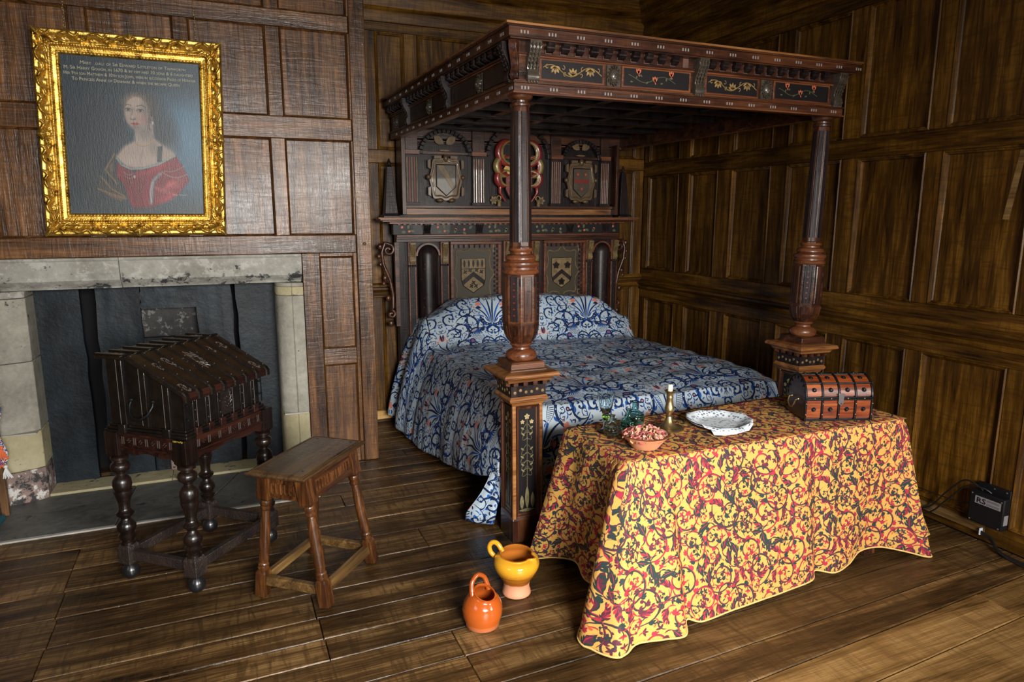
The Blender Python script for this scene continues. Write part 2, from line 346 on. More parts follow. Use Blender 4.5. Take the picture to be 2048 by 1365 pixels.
# crack of pale new wood let into the nearest panel
MB().add([TRw(*p) for p in ((2.135, 1.145, -.0205), (2.165, 1.145, -.0205), (2.18, 1.5, -.0205), (2.125, 1.915, -.0205), (2.095, 1.915, -.0205), (2.15, 1.5, -.0205))], [(0, 1, 2, 5), (5, 2, 3, 4)]).obj('split_filler', M['skirt_y'], wall_right)

# unseen sides of the room, with the windows that light it
M['wallpl'] = plain('darkened_wall', (.10, .075, .05), .85, bump=.2, bs=12)  # unseen walls, colour darkened to cut the light they bounce
Bx('ceiling', M['plaster'], -2.7, XR+.1, -2.3, YB+.1, ZC, ZC+.1, bevel=0, kind='structure')
wf = MB()
for b in ((-2.7, -.75, 0, ZC), (.95, XR+.1, 0, ZC), (-.75, .95, 0, 1.2), (-.75, .95, 2.7, ZC)): wf.box(b[0], b[1], -2.3, -2.2, b[2], b[3])
wf.obj('wall_front', M['wallpl'], None, kind='structure')
ws = MB()
for b in ((-2.3, -.1, 0, ZC), (1.2, YF+.1, 0, ZC), (-.1, 1.2, 0, 1.2), (-.1, 1.2, 2.6, ZC)): ws.box(-2.7, -2.6, b[0], b[1], b[2], b[3])
ws.obj('wall_west', M['wallpl'], None, kind='structure')
w1 = MB()
for x in (-.75, -.2, .35, .90): w1.box(x, x+.05, -2.29, -2.21, 1.2, 2.7)
for z in (1.2, 1.9, 2.65): w1.box(-.75, .95, -2.29, -2.21, z, z+.05)
w1.obj('window_1', M['stone'], None, kind='structure')
w2 = MB()
for y in (-.1, .53, 1.15): w2.box(-2.69, -2.61, y, y+.05, 1.2, 2.6)
for z in (1.2, 1.9, 2.55): w2.box(-2.69, -2.61, -.1, 1.2, z, z+.05)
w2.obj('window_2', M['stone'], None, kind='structure')

# ------------------------------------------------------------------ stone fireplace
fp = thing('fireplace', 'grey stone fireplace surround with sooty lintel and black painted back', 'fireplace', (0, 0, 0))
def prof_x(prof, x0, x1, name, mat, m0=0., m1=0.):
    """prof [(y,z)], runs along x; m0/m1 mitre: x shifts by m*(1.367-z) at each end"""
    vs = [(x0+m0*(z-1.19), y, z) for y, z in prof] + [(x1-m1*(z-1.19), y, z) for y, z in prof]; n = len(prof)
    return MB().add(vs, [tuple(range(n)), tuple(range(2*n-1, n-1, -1))] + [(i, (i+1) % n, n+(i+1) % n, n+i) for i in range(n)]).obj(name, mat, fp, .003)
lint = [(4.50, 1.365), (4.385, 1.365), (4.380, 1.355), (4.388, 1.345), (4.388, 1.285), (4.394, 1.275), (4.402, 1.24), (4.43, 1.215), (4.455, 1.200), (4.460, 1.19), (4.50, 1.19)]
prof_x(lint, -1.32, -.52, 'lintel', M['stone_soot']); prof_x(lint, -.518, .458, 'lintel', M['stone_soot'])
def jamb(x_out, x_in, z0, z1, mat, name='jamb_stone'):
    s = 1 if x_in > x_out else -1; w = x_in-x_out
    poly = [(x_out, 4.50), (x_out, 4.388), (x_out+w*.42, 4.388), (x_out+w*.44, 4.396), (x_out+w*.62, 4.40), (x_out+w*.9, 4.435), (x_in, 4.46), (x_in, 4.66), (x_in-w*.3, 4.66)]
    n = len(poly); vs = [(x, y, z) for z in (z0, z1) for x, y in poly]
    return MB().add(vs, [tuple(range(n-1, -1, -1)), tuple(range(n, 2*n))] + [(i, (i+1) % n, n+(i+1) % n, n+i) for i in range(n)]).obj(name, mat, fp, .004)
for z0, z1, m in ((0, .365, 'stone_yellow'), (.37, 1.11, 'stone'), (1.112, 1.165, 'stone_yellow'), (1.166, 1.189, 'stone')): jamb(.458, .303, z0, z1, M[m])
for z0, z1, m in ((0, .19, 'stone_flaking'), (.193, .405, 'stone_yellow'), (.41, .80, 'stone'), (.803, 1.15, 'stone'), (1.153, 1.189, 'stone_soot')): jamb(-1.32, -.99, z0, z1, M[m])
Bx('mortar_joint', M['mortar'], .31, .456, 4.392, 4.48, .364, .371, fp, 0); Bx('mortar_joint', M['mortar'], -1.31, -1.0, 4.391, 4.48, .404, .411, fp, 0)
def slab(x0, x1, z0, z1, y0=4.645, dx=0.):
    g = MB(); nx, nz = 10, 12
    vs = []
    for j in range(nz+1):
        for i in range(nx+1):
            e = rnd.uniform(-.006, .006) if i in (0, nx) else 0
            vs.append((x0+(x1-x0)*i/nx+e+dx*(1-j/nz), y0+rnd.uniform(-.003, .003), z0+(z1-z0)*j/nz))
    k = len(vs); vs += [(v[0], y0+.05, v[2]) for v in vs]
    f = [(j*(nx+1)+i, j*(nx+1)+i+1, (j+1)*(nx+1)+i+1, (j+1)*(nx+1)+i) for j in range(nz) for i in range(nx)]
    per = [i for i in range(nx+1)] + [j*(nx+1)+nx for j in range(1, nz+1)] + [nz*(nx+1)+i for i in range(nx-1, -1, -1)] + [j*(nx+1) for j in range(nz-1, 0, -1)]
    f += [(per[a], per[(a+1) % len(per)], per[(a+1) % len(per)]+k, per[a]+k) for a in range(len(per))]
    g.add(vs, f); return g.obj('fireback_panel', M['blackpaint'], fp, smooth=60)
slab(-1.10, -.765, .0, 1.30); slab(-.69, -.455, .0, 1.30); slab(-.15, .050, .0, 1.30); slab(-.455, -.15, 1.04, 1.30); slab(-.455, -.15, .38, .86, 4.66); slab(-.455, -.37, .0, .38)
slab(-.23, -.15, .0, .38); slab(.078, .34, .0, 1.30)
Bx('brick_patch', M['stone_flaking'], -.37, -.23, 4.63, 4.72, .0, .40, fp, .006)
Bx('niche_back', stone('niche_stone', (.010, .010, .011), (.045, .042, .040), .2, .2), -.47, -.14, 4.80, 4.86, .84, 1.06, fp, 0)
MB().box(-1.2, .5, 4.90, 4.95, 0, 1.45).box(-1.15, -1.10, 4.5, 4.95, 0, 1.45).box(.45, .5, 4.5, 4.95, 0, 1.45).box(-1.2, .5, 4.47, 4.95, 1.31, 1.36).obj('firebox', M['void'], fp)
for x0, x1 in ((-.99, -.36), (-.358, .302)): Bx('sill_stone', M['stone_yellow'], x0, x1, 4.47, 4.66, -.02, .020, fp, .004)
hearth = thing('hearth', 'dark slate hearthstones set in the floor before the fireplace', 'hearth', (0, 0, 0))
def hs(poly):
    n = len(poly); vs = [(x, y, z) for z in (-.02, .008) for x, y in poly]
    MB().add(vs, [tuple(range(n-1, -1, -1)), tuple(range(n, 2*n))] + [(i, (i+1) % n, n+(i+1) % n, n+i) for i in range(n)]).obj('hearth_slab', M['slate'], hearth, .003)
hs([(-1.9, 3.905), (-.60, 3.905), (-.555, 4.465), (-1.9, 4.465)]); hs([(-.594, 3.905), (-.22, 3.905), (.02, 4.465), (-.549, 4.465)]); hs([(-.212, 3.905), (.44, 3.905), (.456, 4.38), (.30, 4.465), (.028, 4.465)])
hs([(-1.9, 4.465), (-1.0, 4.465), (-1.0, 4.6), (-1.9, 4.6)])
Bx('mortar_edge', M['mortar'], -1.9, .44, 3.888, 3.903, -.02, .006, hearth, .002)
# ------------------------------------------------------------------ woven and printed patterns, drawn by code into tiles
class Tile:
    def __init__(s, n, bg): s.n = n; s.a = np.zeros((n, n, 3), np.float32); s.a[:] = bg; s.g = np.zeros((n, n), np.float32); s.c = np.zeros((n, n), np.float32)
    def seg(s, p, q, r0, r1, col, g=None):
        n = s.n; R = max(r0, r1)+2
        x0, x1 = int(min(p[0], q[0])-R), int(max(p[0], q[0])+R)+1; y0, y1 = int(min(p[1], q[1])-R), int(max(p[1], q[1])+R)+1
        X, Y = np.meshgrid(np.arange(x0, x1+1), np.arange(y0, y1+1)); dx, dy = q[0]-p[0], q[1]-p[1]; L = dx*dx+dy*dy+1e-9
        t = np.clip(((X-p[0])*dx+(Y-p[1])*dy)/L, 0, 1); d = np.hypot(X-p[0]-t*dx, Y-p[1]-t*dy) - (r0+(r1-r0)*t)
        m = np.clip(.5-d, 0, 1)[..., None]; ix = np.ix_(np.arange(y0, y1+1) % n, np.arange(x0, x1+1) % n)
        if y1-y0 >= n or x1-x0 >= n: return
        s.a[ix] = s.a[ix]*(1-m)+np.array(col, np.float32)*m
        s.c[ix] = np.maximum(s.c[ix], m[..., 0])
        if g is not None: s.g[ix] = s.g[ix]*(1-m[..., 0])+g*m[..., 0]
    def stroke(s, pts, rs, col, g=None):
        for i in range(len(pts)-1): s.seg(pts[i], pts[i+1], rs[i], rs[i+1], col, g)
    def free(s, x, y, r):
        n = s.n; k = np.arange(-int(r), int(r)+1, 3); X, Y = np.meshgrid(k, k); ok = X*X+Y*Y < r*r
        return s.c[(Y[ok]+int(y)) % n, (X[ok]+int(x)) % n].mean()
    def dot(s, p, r, col, g=None): s.seg(p, (p[0]+.01, p[1]), r, r, col, g)
    def leaf(s, p, ang, L, w, col, bend=0., g=None, n=9):
        pts = []; rs = []; x, y = p; a = ang
        for i in range(n+1):
            t = i/n; pts.append((x, y)); rs.append(max(.4, w*math.sin(PI*min(1, t*.92+.06))**.8)); x += math.cos(a)*L/n; y += math.sin(a)*L/n; a += bend/n
        s.stroke(pts, rs, col, g); return pts[-1]
    def spiral(s, p, ang, R, turns, w0, w1, col, side=1, g=None, n=34):
        """starts at p heading ang, curls inwards"""
        pts = []; rs = []; x, y = p; a = ang; tot = turns*2*PI; out = []
        for i in range(n+1):
            t = i/n; pts.append((x, y)); rs.append((w0+(w1-w0)*t)*min(1, t*5+.2)); r = R*(1.38*(1-t)**1.5+.15); da = tot/n
            st = r*da; x += math.cos(a)*st; y += math.sin(a)*st; a += side*da; out.append((x, y, a))
        s.stroke(pts, rs, col, g); return out
    def image(s, name, alpha=True):
        im = bpy.data.images.new(name, s.n, s.n, alpha=True); px = np.ones((s.n, s.n, 4), np.float32)
        px[..., :3] = np.clip(s.a, 0, 1); px[..., 3] = np.clip(s.g, 0, 1) if alpha else 1
        im.alpha_mode = 'CHANNEL_PACKED'; im.pixels.foreach_set(px.ravel()); im.pack(); return im

def vine_tile():
    n = 1024; T = Tile(n, (.77, .59, .28)); R = random.Random(5)
    red, grn, mar, org = (.62, .13, .20), (.11, .17, .16), (.32, .10, .17), (.78, .30, .18)
    def acan(x, y, a, L, c1, c2, side=1):
        a0 = a; p = (x-math.cos(a)*L*.45, y-math.sin(a)*L*.45)
        T.leaf(p, a, L, L*.12, c1, .6*side)
        for k in range(5):
            t = .12+.17*k; q_ = (p[0]+math.cos(a+.12*side*k)*L*t, p[1]+math.sin(a+.12*side*k)*L*t)
            for sd in (1, -1): T.leaf(q_, a+.1*k*side+sd*(.85-.05*k), L*(.44-.055*k), L*.062, c2 if (k+sd) % 3 else c1, -sd*.9, n=6)
        T.leaf((p[0]+math.cos(a)*L*.1, p[1]+math.sin(a)*L*.1), a, L*.62, 2.6, red if c1 is not red else mar, .4*side)
        T.leaf(p, a+PI-.4*side, L*.5, 4.5, c1, -1.3*side)
    def scroll(cx, cy, a, R0, side, c1, c2):
        x, y = cx+math.sin(a)*side*R0, cy-math.cos(a)*side*R0
        o = T.spiral((x+3, y+3), a, R0, 1.55, R0*.085, R0*.03, c2, side); T.spiral((x, y), a, R0, 1.55, R0*.058, R0*.025, c1, side)
        T.dot(o[-1][:2], R0*.13, c2)
        for k in (1, 4, 8, 12, 16, 21, 26):
            px_, py_, aa = o[k]; c = (c2, c1, c2)[k % 3]
            for j in range(3): T.leaf((px_, py_), aa-side*(.7+.5*j), R0*(.46-.07*j), R0*.088, c, side*.8, n=6)
            if k in (4, 12, 21):
                for j in range(2): T.leaf((px_, py_), aa+side*(.6+.6*j), R0*.36, R0*.065, c1 if k == 12 else c2, -side*.8, n=6)
    pal = ((grn, red), (red, grn), (mar, grn), (grn, mar), (red, mar))
    def fill(tries, r, thr, fn):
        k = 0
        for i in range(tries):
            x, y = R.uniform(0, n), R.uniform(0, n)
            if T.free(x, y, r) < thr: fn(x, y, R.uniform(0, 6.28), k); k += 1
    fill(900, 92, .05, lambda x, y, a, k: scroll(x, y, a, R.uniform(78, 98), (1, -1)[k % 2], *pal[k % 5]))
    fill(600, 46, .16, lambda x, y, a, k: acan(x, y, a, R.uniform(100, 135), *((red, mar), (mar, grn), (grn, grn), (red, grn))[k % 4], (1, -1)[k % 2]))
    fill(700, 34, .14, lambda x, y, a, k: scroll(x, y, a, R.uniform(30, 42), (1, -1)[k % 2], *pal[(k+2) % 5]))
    def sprig(x, y, a, k):
        for d in (-.7, 0, .7): T.leaf((x-math.cos(a)*14, y-math.sin(a)*14), a+d, 32, 6.5, (grn, mar, red)[k % 3], d)
        T.leaf((x, y), a+PI, 44, 3.2, (red, grn)[k % 2], 1.2)
    fill(900, 21, .10, sprig)
    fill(500, 12, .08, lambda x, y, a, k: T.leaf((x-12*math.cos(a), y-12*math.sin(a)), a, 30, 4.5, (org, red, grn)[k % 3], 1.))
    return T

def damask_tile():
    n = 1024; T = Tile(n, (.44, .52, .58)); R = random.Random(11)
    nv, bl, co, dk, mv = (.004, .014, .065), (.010, .085, .34), (.60, .20, .14), (.14, .16, .20), (.22, .09, .20)
    def both(fn):
        fn(lambda x, y: (x, y), lambda a: a, 1); fn(lambda x, y: (n-x, y), lambda a: PI-a, -1)
    def motif(P, A, s):
        # great bouquet in the middle (x = 512) and half-drop repeat at the tile edge
        for cx, cy in ((512, 120), (0, 632)):
            for k, (dx, ln, bd) in enumerate(((18, 330, .25), (40, 290, .6), (62, 240, 1.1), (78, 190, 1.7), (86, 140, 2.3))):
                e = T.leaf(P(cx+dx*.4, cy), A(PI/2-.12*k), ln, 9-k*.6, bl if k % 2 else nv, -s*bd, g=1)
                T.dot(e, 12-k, co if k in (0, 2) else nv, 1)
            T.leaf(P(cx+14, cy-4), A(-.2), 150, 26, nv, s*1.9, g=1); T.leaf(P(cx+20, cy+4), A(.1), 105, 9, (.56, .62, .65), s*1.9, g=0)
            for k in range(5): T.dot(P(cx+34+k*20, cy-14+k*k*3.6), 4.5, (.55, .6, .64) if k % 2 else co, 0)
            T.leaf(P(cx+6, cy-10), A(-1.1), 90, 15, bl, s*1.3, g=1)
            T.leaf(P(cx+6, cy+330), A(1.2), 70, 17, co, s*.8, g=.6); T.leaf(P(cx+4, cy+330), A(1.45), 84, 9, nv, 0, g=1)
        # big acanthus scrolls with dotted stems
        for (x, y, a, r, sd, tn) in ((620, 470, .5, 118, 1, 1.25), (700, 250, -.6, 92, -1, 1.2), (880, 130, 2.2, 90, 1, 1.3), (640, 830, -1.0, 105, 1, 1.3), (860, 930, 2.9, 84, -1, 1.2), (560, 640, .3, 74, -1, 1.2)):
            o = T.spiral(P(x, y), A(a), r, tn, 12, 5, nv, sd*s, g=1)
            for k in range(2, 22, 3): T.dot(o[k][:2], 3.4, (.55, .6, .64), 0)
            T.dot(o[-1][:2], 15, nv, 1); T.dot(o[-1][:2], 6, co if r > 95 else (.56, .62, .65), .5)
            for k in (3, 8, 13, 18, 24):
                T.leaf(o[k][:2], o[k][2]-sd*s*1.0, r*.46, r*.095, nv if k % 2 else bl, sd*s*1.2, g=1); T.leaf(o[k][:2], o[k][2]-sd*s*.5, r*.34, r*.06, nv, sd*s*1.4, g=1)
        # bird: body, fanned wing, tail
        for bx, by, fl in ((770, 560, 1), (705, 60, -1)):
            T.leaf(P(bx-52, by), A(.25*fl), 120, 25, nv, s*.7*fl, g=1); T.dot(P(bx+62, by+30*fl), 15, nv, 1); T.leaf(P(bx+70, by+34*fl), A(-.2), 26, 5, nv, 0, g=1); T.dot(P(bx+64, by+33*fl), 3.5, co, 0)
            for k in range(9): T.leaf(P(bx-4-k*5, by+12*fl), A((1.0+.17*k)*fl), 92-k*3, 5, bl if k % 2 else nv, -s*.5*fl, g=1)
            for k in range(5): T.leaf(P(bx-50, by-2*fl), A(PI+(.1-.17*k)*fl), 88-k*6, 4.5, nv, s*.5*fl, g=1)
            T.leaf(P(bx-26, by+8*fl), A(.5*fl), 66, 12, (.33, .28, .30), 0, g=.4)
        # hatched leaf
        for lx, ly, la in ((905, 330, .9), (590, 960, .2), (960, 800, 2.0)):
            T.leaf(P(lx, ly), A(la), 150, 27, nv, 0, g=1); T.leaf(P(lx, ly), A(la), 146, 22, (.45, .52, .58), 0, g=0)
            for k in range(10):
                c = P(lx+math.cos(la)*(14+k*13), ly+math.sin(la)*(14+k*13)); w = 19*math.sin(PI*(k+1)/11); d = A(la+1.1)
                T.stroke([(c[0]-math.cos(d)*w, c[1]-math.sin(d)*w), (c[0]+math.cos(d)*w, c[1]+math.sin(d)*w)], [2, 2], nv, 1)
        # pomegranate rose, tulip, heart
        for fx, fy in ((830, 760), (640, 330), (960, 480)):
            for k in range(7): T.dot(P(fx+26*math.cos(k*2.4)*math.sqrt(k/6), fy+22*math.sin(k*2.4)*math.sqrt(k/6)), 12, co, .5)
            for k in range(6): T.leaf(P(fx, fy-24), A(-PI/2-.9+.36*k), 40, 5, nv, 0, g=1)
        for fx, fy in ((585, 560), (930, 620)):
            for d in (-.5, 0, .5): T.leaf(P(fx, fy), A(PI/2+d), 74, 10, nv, -d*s*1.4, g=1); T.leaf(P(fx, fy+6), A(PI/2+d), 60, 5.5, co, -d*s*1.4, g=.5)
        T.leaf(P(735, 905), A(PI/2+.45), 62, 22, nv, -s*.9, g=1); T.leaf(P(735, 905), A(PI/2-.45), 62, 22, nv, s*.9, g=1); T.leaf(P(735, 912), A(PI/2+.4), 44, 13, mv, -s*.9, g=.4); T.leaf(P(735, 912), A(PI/2-.4), 44, 13, mv, s*.9, g=.4)
    both(motif)
    R2 = random.Random(3)
    def scr(P, A, s, x, y, a, r, sd):
        x, y = x+math.sin(a)*sd*r, y-math.cos(a)*sd*r
        o = T.spiral(P(x, y), A(a), r, 1.3, r*.16, r*.07, nv, sd*s, g=1, n=22); T.dot(o[-1][:2], r*.17, nv, 1)
        for k in (1, 5, 9, 13):
            for j in range(2): T.leaf(o[k][:2], o[k][2]-sd*s*(.6+.6*j), r*.55, r*.11, nv if (k+j) % 2 else bl, sd*s*1.1, g=1, n=6)
    for r, tries, thr in ((64, 600, .08), (42, 500, .08), (24, 380, .06)):
        for i in range(tries):
            x, y = R2.uniform(r*.8, n-r*.8), R2.uniform(0, n)
            if x > 512 and T.free(x, y, r) < thr:
                a, sd = R2.uniform(0, 6.28), R2.choice((-1, 1))
                if r == 42 and i % 3 == 0:
                    def f(P, A, s):
                        for d in (-.6, -.2, .2, .6): T.leaf(P(x-20*math.cos(a), y-20*math.sin(a)), A(a+d), 62, 6.5, nv if d > 0 else bl, -d*s*1.5, g=1)
                    both(f)
                else: both(lambda P, A, s: scr(P, A, s, x, y, a, r*.86, sd))
    for i in range(600):
        x, y = R2.uniform(512, n), R2.uniform(0, n)
        if T.free(x, y, 13) < .06:
            a = R2.uniform(0, 6.28); both(lambda P, A, s: T.leaf(P(x-12*math.cos(a), y-12*math.sin(a)), A(a), 30, 4.5, nv if i % 2 else bl, s*1.3, g=1))
    return T

def textile(name, tile, scale, rough, weave=1400., nb=.12, spec_mask=False, sheen=0.):
    q = NT(name); tc = q.new('ShaderNodeTexCoord'); mp = q.new('ShaderNodeMapping'); mp.inputs['Scale'].default_value = (scale, scale, 1); q.link(tc.outputs['UV'], mp.inputs['Vector'])
    im = q.new('ShaderNodeTexImage', image=tile.image(name+'_tile', spec_mask)); q.link(mp.outputs[0], im.inputs['Vector'])
    nz = q.noise(mp.outputs[0], weave/60, 3, .6)
    q.put(Base_Color=im.outputs['Color'], Roughness=rough, Sheen_Weight=sheen)
    w = q.new('ShaderNodeTexWave', wave_type='BANDS'); w.inputs['Scale'].default_value = weave/scale/10; q.link(tc.outputs['UV'], w.inputs['Vector'])
    h = q.math('ADD', q.math('MULTIPLY', w.outputs['Fac'], .25), nz)
    if spec_mask:
        al = im.outputs['Alpha']; h = q.math('ADD', h, q.math('MULTIPLY', al, 1.2))
        q.put(Specular_IOR_Level=q.ramp(al, [(0, .6), (1, .12)]), Roughness=q.ramp(al, [(0, .34), (1, .5)]), Metallic=q.ramp(al, [(0, .15), (1, .05)]))
    q.bump(h, nb, .002); return q.m
VT = vine_tile()     # drawn in display values
M['vine'] = textile('vine_print', VT, 1/.60, .75, nb=.1)
DT = damask_tile(); DT.a[:] = DT.a**(1/2.2)     # drawn in linear values
M['damask'] = textile('blue_damask', DT, 1/.80, .4, nb=.25, spec_mask=True)
M['hem'] = plain('hem_braid', (.62, .40, .13), .8, bump=.4, bs=300)
# ------------------------------------------------------------------ four-poster bed
bed = thing('four_poster_bed', 'dark carved oak four-poster bed with painted tester, inlaid cornice and armorial headboard', 'bed', (0, 0, 0))
sk = lambda x, y: x - .022*(y-2.94)
BX, BY, BZ, BLK, RED, EDG = M['bed_x'], M['bed_y'], M['bed_z'], M['bed_black'], M['bed_red'], M['bed_edge']
CARV = plain('worn_carving', (.055, .042, .030), .32, .0, .3, 80, .4, coat=.35); PAINT = plain('dark_ground_paint', (.010, .008, .009), .42, coat=.05, bump=.2, bs=60, Specular_IOR_Level=.3)
GOLD = plain('painted_ochre', (.27, .17, .055), .5, var=.35); STEM = plain('painted_stems', (.19, .16, .075), .5, var=.4); CORAL = plain('painted_coral', (.55, .13, .06), .5); LEAFG = plain('painted_green', (.07, .085, .035), .5)
CREAM = plain('painted_cream', (.40, .30, .14), .5, var=.3); BRED = plain('painted_red', (.16, .015, .012), .45, coat=.3); OLIVE = plain('painted_olive', (.036, .026, .010), .5, coat=.2); DIMG = plain('dim_gold', (.17, .11, .042), .5, .0, .4, 60, .4, coat=.1)

def lf(g, T, x, y, a, L, w, d=.0015, n=5):
    """a painted leaf: thin lens, local xy"""
    pts = []; ca, sa = math.cos(a), math.sin(a)
    for i in range(n+1):
        t = i/n; h = w*math.sin(PI*t)**.8; pts.append((t*L, h))
    pts = pts + [(t, -h) for t, h in reversed(pts[1:-1])]
    g.prism([(x+p*ca-q*sa, y+p*sa+q*ca) for p, q in pts], d, T)
def vine_sprig(parent, T, L, H):
    """ochre scrolling vine with palmettes on a dark ground"""
    g = MB(); n = 40; pts = [T @ Vector((L*i/n, H*.5+H*.28*math.sin(3*PI*i/n+.4), .0015)) for i in range(n+1)]; g.tube(pts, .0022, 5)
    for k in range(3):
        cx = L*(.2+.3*k); up = 1 if k % 2 else -1; cy = H*.5-up*H*.22
        for j in range(5): lf(g, T, cx, cy, up*PI/2+(j-2)*.58, H*.44*(1 if j in (1, 2, 3) else .8), H*.078)
        for sg in (-1, 1):
            sp = []
            for j in range(9): a = j/8*4.4; r = H*.14*(1-j/11); sp.append(T @ Vector((cx+sg*(H*.5)+sg*r*math.sin(a), cy-up*H*.05+up*(H*.12-r*math.cos(a)), .0015)))
            g.tube(sp, .0018, 4)
    return g.obj('painted_vine', GOLD, parent, smooth=0)
def tulip_sprig(parent, T, L, H):
    g = MB()
    for k in range(3):
        x, y = L*(.2+.26*k), H*(.7 if k % 2 == 0 else .32)
        for j in (-1, 0, 1): lf(g, T, x, y, PI/2+j*.5, H*.34, H*.075)
        lf(g, T, x, y, -PI/2+.5, H*.16, H*.03)
    g.obj('painted_tulips', CORAL, parent, smooth=0)
    g = MB(); n = 24
    g.tube([T @ Vector((L*(.04+.75*i/n), H*.45+H*.2*math.sin(2.6*PI*i/n+1.9), .001)) for i in range(n+1)], .0018, 4)
    for k in range(8): lf(g, T, L*(.07+.095*k), H*(.25+.4*((k*7) % 5)/5), k*1.3, H*.22, H*.05)
    return g.obj('painted_leaves', LEAFG, parent, smooth=0)

def scroll_bracket(name, T, h, d, w, mat, parent, leaf=True):
    """S-scroll console: local x = outwards, y = up, z = width; origin at top back corner"""
    g = MB(); out = []
    for i in range(13): a = PI/2-1.9*PI*i/12*.62; out.append((d*.62+d*.36*math.cos(a), -h*.13+h*.12*math.sin(a)))
    body = [(0, 0), (d, 0), (d*1.02, -h*.10), (d*.96, -h*.22), (d*.72, -h*.38), (d*.42, -h*.55), (d*.34, -h*.70), (d*.50, -h*.78), (d*.56, -h*.88), (d*.46, -h*.97), (d*.25, -h), (0, -h)]
    g.prism(body, w, T @ Matrix.Translation((0, 0, -w/2)))
    for cx, cy, r in ((d*.70, -h*.13, d*.26), (d*.36, -h*.88, d*.2)):
        for zz in (-w/2-.002, w/2): g.add([T @ Vector((cx+r*math.cos(2*PI*i/12), cy+r*math.sin(2*PI*i/12), zz+o)) for o in (0, .002) for i in range(12)], [tuple(range(11, -1, -1)), tuple(range(12, 24))] + [(i, (i+1) % 12, 12+(i+1) % 12, 12+i) for i in range(12)])
    if leaf:
        for k in range(6):
            t = k/5; x = d*(1.0-.62*t); y = -h*(.10+.52*t)
            for sg in (-1, 0, 1): g.tube([T @ Vector((x+.002, y+h*.05, sg*w*.28)), T @ Vector((x+.006, y-h*.02, sg*w*.33)), T @ Vector((x-.001, y-h*.09, sg*w*.30))], [.001, w*.13, .001], 6)
        for sg in (-.9, -.3, .3, .9): g.ball(T @ Vector((d*.34, -h*1.0, sg*w*.42)), w*.13, seg=6, rings=4)
    return g.obj(name, mat, parent, .0012, smooth=50)

def mask(T, s, parent):
    """small carved lion mask, local x right, y up, z out; fits in s x 1.3s"""
    g = MB(); g.prism([(-s*.5, -s*.65), (s*.5, -s*.65), (s*.5, s*.65), (-s*.5, s*.65)], .004, T)
    R = T.to_3x3().to_4x4()
    g.ball(T @ Vector((0, 0, .006)), s*.42, .85, 1.1, .6, 12, 8, R); g.ball(T @ Vector((0, -s*.18, .012)), s*.24, 1, .8, .8, 10, 6, R)
    g.ball(T @ Vector((0, -s*.08, .022)), s*.10, 1, 1.2, .9, 8, 5, R)
    for sg in (-1, 1):
        g.ball(T @ Vector((sg*s*.16, s*.10, .017)), s*.075, 1, .7, .7, 8, 5, R); g.ball(T @ Vector((sg*s*.17, s*.2, .016)), s*.12, 1.3, .4, .7, 8, 5, R); g.ball(T @ Vector((sg*s*.17, -s*.22, .016)), s*.11, 1, .8, .7, 8, 5, R)
    for i in range(14):
        a = 2*PI*i/14; p = Vector((math.cos(a)*s*.36, math.sin(a)*s*.48, .008)); p2 = Vector((math.cos(a+.25)*s*.50, math.sin(a+.25)*s*.66, .004))
        g.tube([T @ p, T @ ((p+p2)/2+Vector((0, 0, .006))), T @ p2], [s*.05, s*.07, s*.015], 5)
    return g.obj('lion_mask', CARV, parent, smooth=60)

